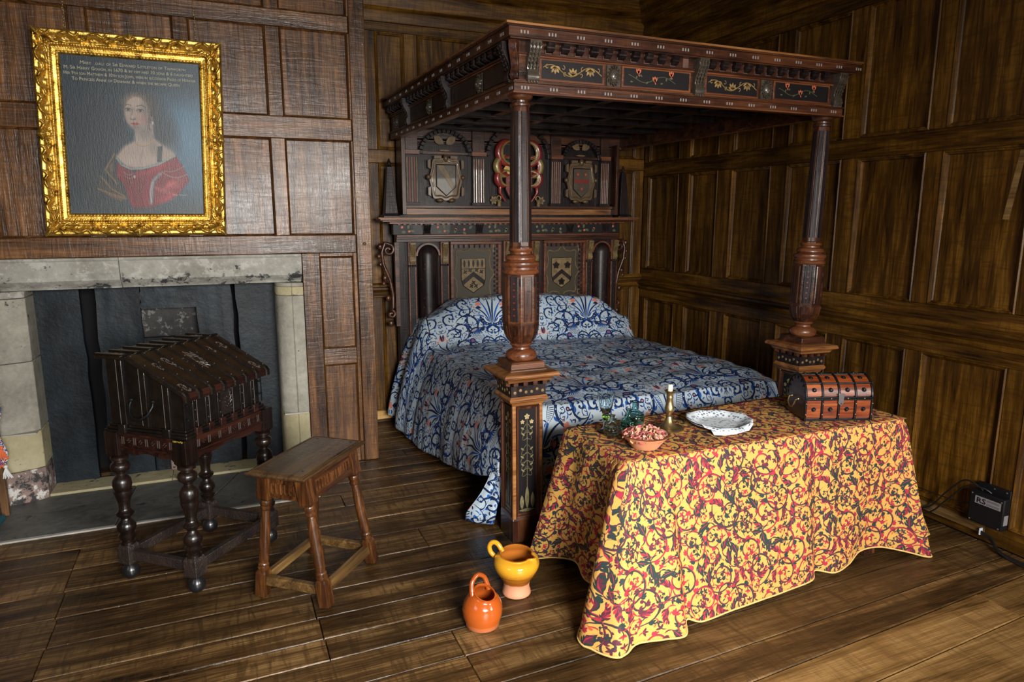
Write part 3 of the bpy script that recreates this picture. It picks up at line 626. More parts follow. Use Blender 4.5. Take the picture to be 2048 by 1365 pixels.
# --- posts
def post(cx, cy, lean, label=None):
    q = MB()  # tapered octagonal shaft
    prof = [(.052, 1.440), (.052, 1.450), (.0485, 1.456), (.0485, 1.50), (.0475, 1.66), (.0455, 1.80), (.043, 1.95), (.039, 2.07), (.038, 2.085)]
    q.stack((0, 0), prof, 8, PI/8*0)
    p = q.obj('bed_post', BZ, bed, .002, smooth=20); p.location = (cx, cy, 0); p.rotation_euler = (0, lean, 0)
    # dark fluted face panels let into the shaft
    for i in range(8):
        a = PI*i/4; g = MB(); c, s = math.cos(a), math.sin(a); vs = []
        for r, z in ((.0490, 1.475), (.0478, 1.66), (.0458, 1.80), (.0433, 1.95), (.0396, 2.06)):
            w = r*math.tan(PI/8)*.80
            for o, e in ((-w, .0), (-w*.7, .0024), (w*.7, .0024), (w, .0)): vs.append(((r+e)*c-o*s, (r+e)*s+o*c, z))
        f = [(j*4+k, j*4+k+1, j*4+5+k, j*4+4+k) for j in range(4) for k in range(3)]
        g.add(vs, f).obj('shaft_panel', BLK, p, smooth=0)
    MB().lathe((0, 0), [(.038, 2.08), (.046, 2.083), (.048, 2.090), (.046, 2.097), (.039, 2.100), (.040, 2.108), (.052, 2.114), (.056, 2.120), (.058, 2.130), (.060, 2.138), (.060, 2.146)], 28).obj('capital', BX, p, smooth=40)
    MB().lathe((0, 0), [(.050, 1.448), (.056, 1.445), (.058, 1.438), (.055, 1.432), (.050, 1.428), (.050, 1.420), (.068, 1.414), (.074, 1.404), (.074, 1.396), (.066, 1.390), (.070, 1.386), (.086, 1.380), (.088, 1.370), (.084, 1.362), (.080, 1.358), (.080, 1.348), (.086, 1.342), (.088, 1.336), (.084, 1.328), (.078, 1.326)], 32).obj('ring_moulding', RED, p, smooth=40)
    MB().stack((0, 0), [(.081, 1.328), (.083, 1.25), (.083, 1.14), (.081, 1.085), (.074, 1.040), (.062, 1.012), (.050, .998), (.046, .992)], 8).obj('urn', BX, p, .003, smooth=25)
    for i in range(8):
        a = PI*i/4; c, s = math.cos(a), math.sin(a)
        def strip(name, mat, zs, wf, e0):
            vs = []
            for r, z in zs:
                w = r*math.tan(PI/8)*wf
                for o, e in ((-w, 0.), (-w*.8, e0), (w*.8, e0), (w, 0.)): vs.append(((r+e)*c-o*s, (r+e)*s+o*c, z))
            n = len(zs); f = [(j*4+k, j*4+k+1, j*4+5+k, j*4+4+k) for j in range(n-1) for k in range(3)] + [(0, 1, 2, 3), (4*n-1, 4*n-2, 4*n-3, 4*n-4)]
            return MB().add(vs, f).obj(name, mat, p, smooth=0)
        strip('urn_panel', BLK if i % 2 else BZ, [(.0812, 1.315), (.083, 1.25), (.083, 1.14), (.0818, 1.105)], .62, .003)
        strip('gadroon', BZ, [(.0815, 1.085), (.0745, 1.042), (.0625, 1.015), (.051, 1.0)], .74, .005)
        if i % 2:
            for k in range(6): g = MB(); T = TR((.0862*c, .0862*s, 1.135+.03*k), (-s, c, 0), (0, 0, 1)); lf(g, T, -.006, 0, .0, .012, .004, .0008, 4); g.obj('inlay', BRED, p, smooth=0)
        MB().lathe((0, 0), [(.0095, 0), (.0095, .0012), (.001, .0012)], 4, TR((.0745*c, .0745*s, 1.095), (-s*.7+0, c*.7, .7), (s*.7, -c*.7, .7))).obj('stud', RED, p, smooth=0)
    MB().lathe((0, 0), [(.046, .996), (.052, .992), (.054, .986), (.047, .980), (.040, .974), (.042, .966), (.058, .960), (.070, .952), (.076, .938), (.074, .922), (.066, .914), (.060, .910)], 32).obj('base_moulding', RED, p, smooth=40)
    MB().stack((0, 0), [(.096, .862), (.096, .876), (.088, .882), (.086, .905), (.080, .913)], 4).obj('plinth', BX, p, .003, smooth=0)
    MB().stack((0, 0), [(.112, .822), (.116, .832), (.120, .838), (.142, .846), (.143, .858), (.136, .866), (.10, .872)], 4).obj('pedestal_cornice', EDG, p, .003, smooth=0)
    for k in range(4):
        R = Matrix.Rotation(k*PI/2, 4, 'Z')
        for j in range(4): x = -.075+.05*j; MB().add([R @ Vector(v) for v in ((x-.011, -.096, .800), (x+.011, -.096, .800), (x-.011, -.114, .806), (x+.011, -.114, .806), (x-.011, -.114, .824), (x+.011, -.114, .824), (x-.011, -.09, .824), (x+.011, -.09, .824))], [(0, 1, 3, 2), (2, 3, 5, 4), (4, 5, 7, 6), (0, 2, 4, 6), (1, 7, 5, 3)]).obj('dentil', BX, p, smooth=0)
        g = MB()
        for j in range(6): g.lathe((0, 0), [(.0085, 0), (.007, .002), (.002, .003)], 8, R @ TR((-.072+.0288*j, -.0925, .769+(.010 if j in (1, 4) else 0)), (1, 0, 0), (0, 0, 1)))
        g.obj('painted_flowers', DIMG, p, smooth=0)
        T = R @ TR((0, -.0795, 0), (1, 0, 0), (0, 0, 1))
        # panelled pedestal face: moulded frame and painted field
        fr = [(.062, .004), (.056, .001), (.053, -.006), (.046, -.008), (.044, -.011)]; vs = []
        for w, d in fr:
            for u, v in ((-w, .716-.02-(.062-w)), (w, .716-.02-(.062-w)), (w, .13+(.062-w)), (-w, .13+(.062-w))): vs.append(T @ Vector((u, v, d)))
        MB().add(vs, [(a*4+i, a*4+(i+1) % 4, a*4+4+(i+1) % 4, a*4+4+i) for a in range(4) for i in range(4)]).obj('panel_frame', BZ, p, smooth=0)
        MB().add([T @ Vector(v) for v in ((-.045, .150, -.0105), (.045, .150, -.0105), (.045, .68, -.0105), (-.045, .68, -.0105))], [(0, 1, 2, 3)]).obj('painted_panel', PAINT, p, smooth=0)
        if k in (0, 3):
            g = MB(); Tp = T @ Matrix.Translation((0, 0, -.0103))
            def flower(x, y, r):
                for j in range(5): lf(g, Tp, x, y, PI/2+j*2*PI/5, r, r*.32)
            flower(0, .640, .015); flower(-.024, .615, .012); flower(.024, .613, .012)
            g.obj('painted_blossoms', CREAM, p, smooth=0); g = MB()
            g.tube([Tp @ Vector((0, .20+.44*i/8, .001)) for i in range(9)], .0012, 4)
            for yy, s0 in ((.575, .030), (.545, .024), (.43, .034), (.47, .03), (.39, .03), (.36, .026)):
                for sg in (-1, 1): g.tube([Tp @ Vector((sg*(s0*math.sin(t*.5)), yy+.03*math.cos(t*.5+2)+.01*t/3, .001)) for t in range(7)], .0011, 4); lf(g, Tp, sg*s0*.5, yy, PI/2-sg*.9, .022, .0045)
            for x, h in ((-.028, .075), (0, .12), (.03, .085)): lf(g, Tp, x, .165, PI/2, h, .011); 
            lf(g, Tp, -.044, .160, 0, .088, .008)
            g.obj('painted_stems', STEM, p, smooth=0)
    MB().stack((0, 0), [(.094, .748), (.090, .752), (.090, .800), (.094, .803)], 4).obj('frieze_block', BLK, p, smooth=0)
    MB().stack((0, 0), [(.080, .700), (.088, .715), (.098, .722), (.102, .734), (.094, .746), (.088, .750)], 4).obj('pedestal_moulding', EDG, p, .002, smooth=0)
    MB().stack((0, 0), [(.0675, .0), (.0675, .71)], 4).obj('pedestal', BZ, p, smooth=0)
    g = MB()
    for sx in (-1, 1):
        for sy in (-1, 1): g.box(min(sx*.0795, sx*.061), max(sx*.0795, sx*.061), min(sy*.0795, sy*.061), max(sy*.0795, sy*.061), 0, .705)
    g.obj('corner_stile', EDG if not label else BZ, p, .003)
    MB().stack((0, 0), [(.082, .0), (.082, .115), (.078, .128)], 4).obj('foot_block', BZ, p, .003, smooth=0)
    return p
pL = post(1.322, 3.01, -.008); pR = post(3.085, 3.01, .024, 'R')

# --- canopy (tester)
canopy = MB()
XL, XR2, Y0, Y1 = 1.25, 3.175, 2.935, 5.10
def ring(g, o, z0, z1, th=.03):
    """a rectangular frame rail all round, outset o"""
    a0, b0, y0, y1 = XL-o, XR2+o, Y0-o, Y1
    def quad(xa0, xa1, ya0, ya1, shear):
        pass
    for (x0, x1, ya, yb) in ((a0, b0, y0, y0+th+o*.0), (a0, a0+th, y0+th, y1), (b0-th, b0, y0+th, y1), (a0, b0, y1-th, y1)):
        vs = [(sk(x, y) if y > Y0 else x, y, z) for z in (z0, z1) for y in (ya, yb) for x in (x0, x1)]
        g.add(vs, [(0, 2, 3, 1), (4, 5, 7, 6), (0, 1, 5, 4), (2, 6, 7, 3), (0, 4, 6, 2), (1, 3, 7, 5)])
ring(canopy, 0, 2.146, 2.39, .05)
can = canopy.obj('canopy', BX, bed, 0, smooth=0)
for o, z0, z1, m, nm in ((.010, 2.130, 2.172, BX, 'lower_rail'), (.016, 2.172, 2.180, BX, 'bead'), (.018, 2.128, 2.136, RED, 'bead'), (.006, 2.180, 2.188, RED, 'bead'), (.010, 2.284, 2.292, RED, 'bead'), (.018, 2.292, 2.300, BX, 'bead'), (.042, 2.346, 2.352, BX, 'bead'), (.052, 2.352, 2.392, BX, 'cornice_rail'), (.064, 2.392, 2.398, BX, 'bead'), (.070, 2.398, 2.408, EDG, 'top_moulding')):
    g = MB(); ring(g, o, z0, z1, .03+o); g.obj(nm, m, can, .0015, smooth=0)
# roof boards and coffered underside, the shade inside put in as black colour
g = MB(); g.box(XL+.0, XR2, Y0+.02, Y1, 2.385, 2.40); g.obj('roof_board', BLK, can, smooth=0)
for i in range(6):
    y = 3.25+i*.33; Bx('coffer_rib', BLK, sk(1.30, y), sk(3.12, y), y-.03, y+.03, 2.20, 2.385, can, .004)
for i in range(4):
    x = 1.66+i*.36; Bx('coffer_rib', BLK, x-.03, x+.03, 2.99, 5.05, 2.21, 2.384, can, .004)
g = MB()
for sy, ya in ((1, 2.99),): g.box(1.30, 3.12, ya, ya+.02, 2.15, 2.20)
g.obj('inner_moulding', BX, can, smooth=0)
# inlaid triple marks
mk = MB()
for k in range(3):
    for z0, z1 in ((-.0065, .0065),): mk.box(-.021+.0155*k-.0035+.0055, -.021+.0155*k+.0035+.0055, -.0012, .001, z0, z1)
mark0 = mk.obj('inlay', M['ivory'], can, smooth=0); mark0.location = (1.27, Y0-.0522, 2.372); first = True
for z, o in ((2.372, .0522), (2.152, .0102)):
    x = 1.262+(0 if o > .03 else .03)
    while x < 3.23-(.06 if o < .03 else 0):
        if first: first = False
        else: d = dup(mark0, can); d.location = (x, Y0-o, z)
        x += .1405
    y = Y0+.03
    while y < 5.05:
        d = dup(mark0, can); d.location = (sk(XL-o, y), y, z); d.rotation_euler = (0, 0, -PI/2); y += .1405
# corbels under the cornice
cb = MB(); cb.prism([(0, 0), (.036, 0), (.038, -.008), (.034, -.013), (.030, -.016), (.032, -.024), (.026, -.032), (.014, -.036), (0, -.044)], .034, TR((-.017, 0, 0), (0, -1, 0), (0, 0, 1)))
cb.prism([(.028+.009*math.cos(t*PI/5), -.020+.009*math.sin(t*PI/5)) for t in range(10)], .038, TR((-.019, 0, 0), (0, -1, 0), (0, 0, 1)))
cor0 = cb.obj('corbel', BLK, can, smooth=40); cor0.location = (1.37, Y0, 2.345)
bk = MB(); bk.box(-.016, .016, -.006, .002, -.042, 0); bkt = bk.obj('corbel_block', plain('rubbed_wood', (.13, .065, .045), .4, bump=.2, bs=60, var=.3), can, smooth=0); bkt.location = (1.332, Y0-.002, 2.344)
x = 1.37+.0735
while x < 3.13:
    if abs(x-2.22) > .05:
        d = dup(cor0, can); d.location = (x, Y0, 2.345)
    d = dup(bkt, can); d.location = (x-.037, Y0-.002, 2.344); x += .0735
y = Y0+.11
while y < 5.05:
    d = dup(cor0, can); d.location = (sk(XL, y), y, 2.345); d.rotation_euler = (0, 0, -PI/2); y += .0735
# frieze: brackets, masks, painted panels
FT = lambda x, z, d=.004: TR((x, Y0-d, z), (1, 0, 0), (0, 0, 1))
def bt(x, y, out): return TR((x, y, 2.345), out, (0, 0, 1))
for x in (1.325, 2.22, 3.13): scroll_bracket('scroll_bracket', bt(x, Y0, (0, -1, 0)), .165, .055, .055, CARV, can)
for y in (2.98, 3.82, 4.62): scroll_bracket('scroll_bracket', bt(sk(XL, y), y, (-1, 0, 0)), .165, .055, .045, BLK, can)
scroll_bracket('scroll_bracket', TR((XL, Y0, 2.345), (-.707, -.707, 0), (0, 0, 1)), .16, .040, .035, BX, can, False)
for x in (1.743, 2.65): mask(FT(x, 2.235, .002), .072, can)
for y in (3.35, 4.17, 4.93): mask(TR((sk(XL, y)-.002, y, 2.235), (0, -1, 0), (0, 0, 1)), .068, can)
for x0, x1, kind in ((1.362, 1.695, 0), (1.787, 2.178, 1), (2.262, 2.60, 0), (2.697, 3.085, 1)):
    g = MB(); g.box(x0, x1, Y0-.006, Y0, 2.188, 2.284); fr_ = g.obj('frieze_frame', RED, can, .002)
    MB().box(x0+.012, x1-.012, Y0-.008, Y0-.004, 2.197, 2.276).obj('painted_panel', PAINT, can, smooth=0)
    (tulip_sprig if kind else vine_sprig)(can, FT(x0+.018, 2.197, .0082), x1-x0-.036, .079)
for i, (y0, y1) in enumerate(((3.04, 3.30), (3.40, 3.76), (3.88, 4.12), (4.22, 4.56), (4.68, 4.88))):
    MB().add([(sk(XL, y)-w, y, z) for w in (0, .006) for z in (2.195, 2.278) for y in (y0, y1)], [(0, 1, 3, 2), (4, 5, 7, 6), (0, 1, 5, 4), (2, 3, 7, 6), (0, 2, 6, 4), (1, 3, 7, 5)]).obj('side_panel', BLK, can, smooth=0)

# --- headboard
hb = MB(); HY = 5.05
hb.box(1.21, 3.03, HY, 5.12, .42, 1.60); hb.box(1.235, 3.02, HY+.01, 5.12, 1.60, 2.36)
head = hb.obj('headboard', BLK, bed, .003)
def hbx(name, mat, x0, x1, z0, z1, d0, d1=0., bev=.002): return Bx(name, mat, x0, x1, HY-d0, HY+.01-d1, z0, z1, head, bev)
# shelf cornice, breaking forward over the three columns
for d, z0, z1, o, m in ((.150, 1.570, 1.580, .165, EDG), (.135, 1.558, 1.570, .150, RED), (.118, 1.548, 1.558, .13, BX), (.075, 1.534, 1.548, .07, RED)):
    hbx('shelf_moulding', m, 1.21-o, 3.03+o, z0, z1, d)
for k in range(44): hbx('dentil', RED, 1.20+k*.0415, 1.218+k*.0415, 1.527, 1.537, .075, 0, 0)
hbx('frieze', PAINT, 1.17, 3.07, 1.455, 1.533, .050)
for x in (1.42, 1.83, 2.23, 2.60, 2.93): scroll_bracket('scroll_bracket', TR((x, HY-.05, 1.533), (0, -1, 0), (0, 0, 1)), .085, .035, .05, BLK, head)
for x0, x1 in ((1.20, 1.38), (1.47, 1.79), (1.88, 2.19), (2.28, 2.56), (2.65, 2.89), (2.97, 3.06)):
    g = MB(); T = TR((x0, HY-.0505, 1.455), (1, 0, 0), (0, 0, 1)); L = x1-x0
    for j in range(int(L/.05)): lf(g, T, .03+.05*j, .02+.02*(j % 2), j*1.4, .035, .010)
    g.obj('painted_leaves', LEAFG, head, smooth=0)
    g = MB()
    for j in range(int(L/.07)): lf(g, T, .03+.07*j, .045-.02*(j % 2), 1+j*2.2, .022, .009)
    g.obj('painted_flowers', CORAL if x0 > 2.5 or x0 < 1.6 else DIMG, head, smooth=0)
for d, z0, z1, m in ((.075, 1.440, 1.455, RED), (.062, 1.425, 1.440, BX), (.055, 1.402, 1.425, BX)): hbx('moulding', m, 1.19, 3.05, z0, z1, d)
def lx(px): return 1.06+.00421*(px-752)
# niches with dark half-columns
for xa, xb in ((819, 861), (1003, 1038), (1172, 1212)):
    x0, x1 = lx(xa), lx(xb); c = (x0+x1)/2; r = (x1-x0)/2-.010
    prof = [(r*math.cos(PI/2*j/8), 1.30+r*math.sin(PI/2*j/8)) for j in range(9)]
    MB().lathe((c, HY-.012), [(r, .55)] + prof, 24).obj('niche_column', BLK, head)
    g = MB(); n = 14
    for j in range(n):
        a0, a1 = PI*j/n, PI*(j+1)/n; ri, ro = r+.002, r+.016
        g.add([(c+rr*math.cos(a), HY-dy, 1.30+rr*math.sin(a)) for dy in (.045, 0) for rr, a in ((ri, a0), (ro, a0), (ro, a1), (ri, a1))], [(0, 1, 2, 3), (0, 1, 5, 4), (2, 3, 7, 6), (1, 2, 6, 5), (0, 3, 7, 4)])
    g.obj('niche_arch', RED, head, smooth=0)
    g = MB()
    for j in range(16): a = -2.6+1.9*rnd.random()*1.0; z = .7+.6*rnd.random(); g.lathe((0, 0), [(.0045, 0), (.004, .001)], 6, TR((c+(r+.0005)*math.cos(a), HY-.012+(r+.0005)*math.sin(a), z), (-math.sin(a), math.cos(a), 0), (0, 0, 1)))
    g.obj('painted_spots', BRED, head, smooth=0)
# pilasters with gilded leaf brackets
for xa, xb in ((804, 818), (863, 878), (984, 1000), (1041, 1056), (1157, 1171), (1213, 1227)):
    x0, x1 = lx(xa), lx(xb); hbx('pilaster', RED, x0, x1, .55, 1.40, .045); hbx('pilaster_panel', PAINT, x0+.010, x1-.010, .56, 1.22, .048)
    scroll_bracket('leaf_bracket', TR(((x0+x1)/2, HY-.045, 1.395), (0, -1, 0), (0, 0, 1)), .15, .035, .040, DIMG, head)
    g = MB(); g.box(x0, x1, HY-.055, HY-.04, 1.222, 1.236)
    for j in range(3): g.ball(((x0+x1)/2+(j-1)*.019, HY-.056, 1.229), .0085, seg=8, rings=5)
    g.obj('bead_row', BLK, head)
    g = MB()
    for j in range(9): g.lathe((0, 0), [(.004, 0), (.003, .001)], 6, TR(((x0+x1)/2+rnd.uniform(-.012, .012), HY-.0485, .9+.035*j), (1, 0, 0), (0, 0, 1)))
    g.obj('painted_spots', BRED, head, smooth=0)
# armorial panels
def cartouche(T, s, kind):
    g = MB(); pts = []
    n = 96
    for i in range(n):
        a = 2*PI*i/n; q_ = 1+.10*math.cos(8*a)+.03*math.cos(16*a); c, sn = math.cos(a), math.sin(a); k = (abs(c)**3.2+abs(sn)**3.2)**(-1/3.2)
        pts.append((s*.48*k*q_*c*.95, s*.60*k*q_*sn))
    g.prism(pts, .0015, T); g.obj('painted_cartouche', OLIVE, head, smooth=0)
    g = MB()
    ring_ = [T @ Vector((x*1.0, y*1.0, .002)) for x, y in pts+pts[:1]]; g.tube(ring_, .0042, 5, False)
    for sx in (-1, 1):
        for sy in (-1, 1): g.prism([(sx*s*.52, sy*s*.70), (sx*s*.40, sy*s*.70), (sx*s*.40, sy*s*.66), (sx*s*.49, sy*s*.64), (sx*s*.49, sy*s*.5), (sx*s*.52, sy*s*.5)], .002, T)
    sh = [(-s*.30, s*.36), (s*.30, s*.36), (s*.30, -s*.12), (s*.24, -s*.28), (0, -s*.44), (-s*.24, -s*.28), (-s*.30, -s*.12)]
    g.prism(sh, .003, T); g.obj('painted_shield', DIMG, head, smooth=0)
    g = MB(); U = T @ Matrix.Translation((0, 0, .0032))
    g.tube([U @ Vector((x, y, 0)) for x, y in sh+sh[:1]], .003, 4, False)
    g.prism([(-s*.29, -s*.16), (0, s*.06), (s*.29, -s*.16), (s*.27, -s*.27), (0, -s*.06), (-s*.27, -s*.27)], .001, U)
    if kind == 0:
        g.prism([(-s*.30, s*.13), (s*.30, s*.13), (s*.30, s*.118), (-s*.30, s*.118)], .001, U)
        for j in range(5): lf(g, U, -s*.22+j*s*.11, s*.34, -PI/2, s*.19, s*.028); g.prism([(-s*.245+j*s*.11, s*.2), (-s*.195+j*s*.11, s*.2), (-s*.22+j*s*.11, s*.25)], .001, U)
        for x, y in ((-.2, .05), (.2, .05), (0, -.2), (-.08, .09), (.08, .09), (-.05, -.28), (.06, -.28)):
            for j in range(4): lf(g, U, s*x, s*y, j*PI/2+.6, s*.06, s*.018)
    else:
        for x, y in ((-.17, .16), (.17, .16), (0, -.28)):
            for j in range(5): lf(g, U, s*x, s*y, j*1.25+.3, s*.11, s*.04)
    g.obj('painted_charge', BLK, head, smooth=0)
for xa, xb, kind in ((881, 978, 0), (1066, 1155, 1)):
    x0, x1 = lx(xa), lx(xb)
    hbx('panel_frame', RED, x0, x1, 1.378, 1.400, .05); hbx('panel_frame', RED, x0, x0+.022, .75, 1.378, .05); hbx('panel_frame', RED, x1-.022, x1, .75, 1.378, .05)
    hbx('painted_panel', plain('umber_ground', (.028, .016, .013), .5, coat=.2) if kind == 0 else bpy.data.materials['umber_ground'], x0+.022, x1-.022, .75, 1.378, .012)
    z = .9
    while z < 1.34: hbx('dentil', BX, x1-.048, x1-.024, z, z+.018, .045, 0, 0); z += .036
    x = x0+.03
    while x < x1-.05: hbx('dentil', BX, x, x+.02, 1.352, 1.376, .045, 0, 0); x += .042
    cartouche(TR(((x0+x1)/2-.012, HY-.0125, 1.15), (1, 0, 0), (0, 0, 1)), (x1-x0)*.50/.62, kind)
# carved scroll wings at either side
for sg, xe in ((-1, 1.215), (1, 3.025)):
    pts = [(xe+sg*(.12-.02*math.cos(t)), 0, 0) for t in (0,)]
    g = MB(); w = []
    def vol(cx, cz, r, turns, a0, s2): return [(cx+s2*r*(1-.8*t)*math.cos(a0+turns*2*PI*t), cz+r*(1-.8*t)*math.sin(a0+turns*2*PI*t)) for t in [i/18 for i in range(19)]]
    prof = vol(xe+sg*.075, 1.345, .045, 1.2, PI/2, sg)[::-1] + [(xe+sg*.10, 1.40), (xe+sg*.125, 1.33), (xe+sg*.115, 1.24), (xe+sg*.07, 1.13), (xe+sg*.05, 1.02), (xe+sg*.05, .92)] + vol(xe+sg*.065, .87, .032, 1.1, PI/2, sg)
    g.tube([(x, HY-.01, z) for x, z in prof], [.013]*len(prof), 8)
    for x, z, r in ((.135, 1.37, .020), (.145, 1.30, .016), (.135, 1.24, .016), (.105, 1.14, .020), (.115, 1.10, .014), (.085, .99, .020), (.070, .80, .022)): g.ball((xe+sg*x, HY-.01, z), r, 1, .6, 1.2, 8, 6)
    g.box(min(xe, xe+sg*.03), max(xe, xe+sg*.03), HY-.02, HY+.02, .78, 1.40)
    g.obj('scroll_wing', BX, head, smooth=60)
    # obelisk finials on the shelf
    xo = 1.16 if sg < 0 else 3.105
    MB().stack((xo, HY-.02), [(.062, 1.580), (.062, 1.592), (.050, 1.60), (.046, 1.61), (.018, 1.93), (.018, 1.935)], 4).obj('obelisk', BLK, head, .002, smooth=0)
    MB().lathe((xo, HY-.02), [(.018, 1.935), (.022, 1.94), (.010, 1.95), (.015, 1.965), (.010, 1.98), (.003, 1.995)], 12).obj('finial', BLK, head)
# upper stage
hbx('attic_rail', EDG, 1.25, 3.03, 1.600, 1.645, .03); hbx('moulding', BX, 1.25, 3.03, 1.648, 1.668, .045); hbx('side_board', M['bed_z'], 1.232, 1.262, 1.60, 2.15, .10); hbx('side_board', M['bed_z'], 2.995, 3.02, 1.60, 2.15, .10)
def ux(px): return 1.247+.00413*(px-801)
for xa, xb in ((809, 831), (933, 956), (1091, 1112), (1199, 1217)):
    x0, x1 = ux(xa), ux(xb); hbx('pilaster', BLK, x0, x1, 1.668, 2.03, .030)
    w = (x1-x0)/5
    for j in range(5): MB().tube([(x0+w*(j+.5), HY-.031, 1.69), (x0+w*(j+.5), HY-.031, 2.01)], w*.30, 6).obj('flute', DIMG if j % 2 == 0 else BRED, head)
    hbx('pilaster_cap', RED, x0-.012, x1+.012, 2.03, 2.062, .045); hbx('pilaster_base', BLK, x0-.008, x1+.008, 1.668, 1.69, .04); hbx('spandrel_block', BX, x0, x1, 2.062, 2.30, .030)
for ca, xa, xb in ((882, 831, 933), (1024, 956, 1091), (1156, 1112, 1199)):
    c = ux(ca); r = (ux(xb)-ux(xa))/2-.005; n = 18
    for j in range(n):
        a0, a1 = PI*j/n, PI*(j+.82)/n
        MB().add([(c+rr*math.cos(a), HY-dy, 2.03+rr*math.sin(a)*.9) for dy in (.045, 0) for rr, a in ((r-.03, a0), (r, a0), (r, a1), (r-.03, a1))], [(0, 1, 2, 3), (0, 1, 5, 4), (2, 3, 7, 6), (1, 2, 6, 5), (0, 3, 7, 4)]).obj('arch_block', BLK, head, .002, smooth=0)
    if ca != 1024:
        hbx('arch_impost', BX, ux(xa), ux(xb), 2.035, 2.055, .025)
        T = TR((c, HY-.012, 2.11), (1, 0, 0), (0, 0, 1)); g = MB()
        for sg in (-1, 1): lf(g, T, sg*.01, 0, PI/2-sg*.95, .09, .028)
        lf(g, T, -.045, -.045, 0, .09, .006); g.obj('painted_leaves', DIMG, head, smooth=0)
    s = .30 if ca != 1024 else .34; T = TR((c, HY-.012, 1.86 if ca != 1024 else 1.84), (1, 0, 0), (0, 0, 1))
    if ca != 1024:
        # carved strapwork cartouche around a shield
        pts = []
        for i in range(64):
            a = 2*PI*i/64; cc, sn = math.cos(a), math.sin(a); k = (abs(cc)**4+abs(sn)**4)**(-.25); pts.append((.118*k*cc*(1+.06*math.cos(6*a)), .150*k*sn*(1+.05*math.cos(8*a))))
        g = MB(); g.prism(pts, .018, T)
        for sx in (-1, 1):
            for yy, h in ((.105, .036), (-.09, .036)): g.prism([(sx*.118, yy-h), (sx*.138, yy-h*.7), (sx*.138, yy+h*.7), (sx*.118, yy+h)], .026, T)
            g.prism([(sx*.035, .145), (sx*.09, .145), (sx*.09, .165), (sx*.035, .165)], .026, T); g.ball(T @ Vector((sx*.132, .012, .014)), .020, seg=8, rings=6); g.ball(T @ Vector((sx*.045, -.155, .014)), .024, 1.2, .7, .7, 8, 6)
        g.ball(T @ Vector((0, .150, .016)), .024, .9, .9, 1.2, 8, 6); g.tube([T @ Vector((x*.86, y*.86, .019)) for x, y in pts+pts[:1]], .006, 6, False)
        g.obj('carved_cartouche', plain('bronzed_paint', (.11, .065, .030), .4, .15, .4, 60, .3, coat=.2) if ca == 882 else bpy.data.materials['bronzed_paint'], head, smooth=50)
        sh = [(-.072, .10), (.072, .10), (.072, -.055), (0, -.12), (-.072, -.055)]
        g = MB(); g.prism(sh, .008, T @ Matrix.Translation((0, 0, .018))); g.obj('shield', plain('shield_green', (.060, .048, .028), .4, .0, .5, 60, .3, coat=.2) if ca == 882 else bpy.data.materials['shield_green'], head, .002, smooth=0)
        g = MB(); g.tube([T @ Vector((x*1.02, y*1.02, .024)) for x, y in sh+sh[:1]], .0045, 5, False); g.obj('shield_rim', PAINT, head)
        g = MB(); U = T @ Matrix.Translation((0, 0, .0262))
        if ca == 882:
            g.prism([(-.068, .096), (-.02, .096), (.066, -.045), (.045, -.075)], .002, U); g.obj('shield_bend', DIMG, head, .001)
        else:
            g.prism([(-.068, .02), (.068, .02), (.068, -.012), (-.068, -.012)], .002, U)
            for x, y in ((-.035, .058), (.035, .058), (0, -.055)): g.prism([(x+.020*math.cos(t*PI/8), y+.020*math.sin(t*PI/8)) for t in range(16)], .002, U)
            g.obj('shield_charges', BRED, head, smooth=0)
            g = MB()
            for x, y in ((-.035, .058), (.035, .058), (0, -.055)): g.prism([(x+.010*math.cos(t*PI/8), y+.010*math.sin(t*PI/8)) for t in range(16)], .004, U)
            g.obj('roundel', DIMG, head, smooth=0)
    else:
        sh = [(-.11, .145), (.11, .145), (.112, -.05), (.08, -.11), (0, -.15), (-.08, -.11), (-.112, -.05)]
        MB().prism(sh, .022, T).obj('shield', plain('shield_red', (.20, .018, .022), .35, .0, .3, 60, .3, coat=.4), head, .003, smooth=0)
        g = MB(); g.tube([T @ Vector((x, y, .022)) for x, y in sh+sh[:1]], .005, 5, False); g.obj('shield_rim', PAINT, head)
        U = T @ Matrix.Translation((0, 0, .0225)); g = MB(); up = [(-.105+.0165*j+(.006 if j % 2 else 0), .13-.0165*j+(.006 if j % 2 else 0)) for j in range(13)]; lo = [(x-.024, y-.026) for x, y in up]
        g.prism([(-.105, .14)]+up+lo[::-1], .004, U); g.obj('shield_bend', plain('bright_gold_paint', (.50, .33, .09), .4, .2, .3, 60, .2), head, smooth=0)
        g = MB()
        for x, y, sc in ((-.065, .02, 1), (-.055, -.06, .9), (.06, .09, .9), (.05, -.04, .9)):
            for j in range(6): lf(g, U, x, y, j*1.05, .030*sc, .008, .003)
        g.obj('painted_beasts', DIMG, head, smooth=0)
        # mantling
        MRED = plain('mantling_red', (.20, .02, .015), .35, .0, .3, 60, .3, coat=.4); MGOLD = plain('mantling_gold', (.24, .17, .055), .4, .2, .3, 60, .3, coat=.3)
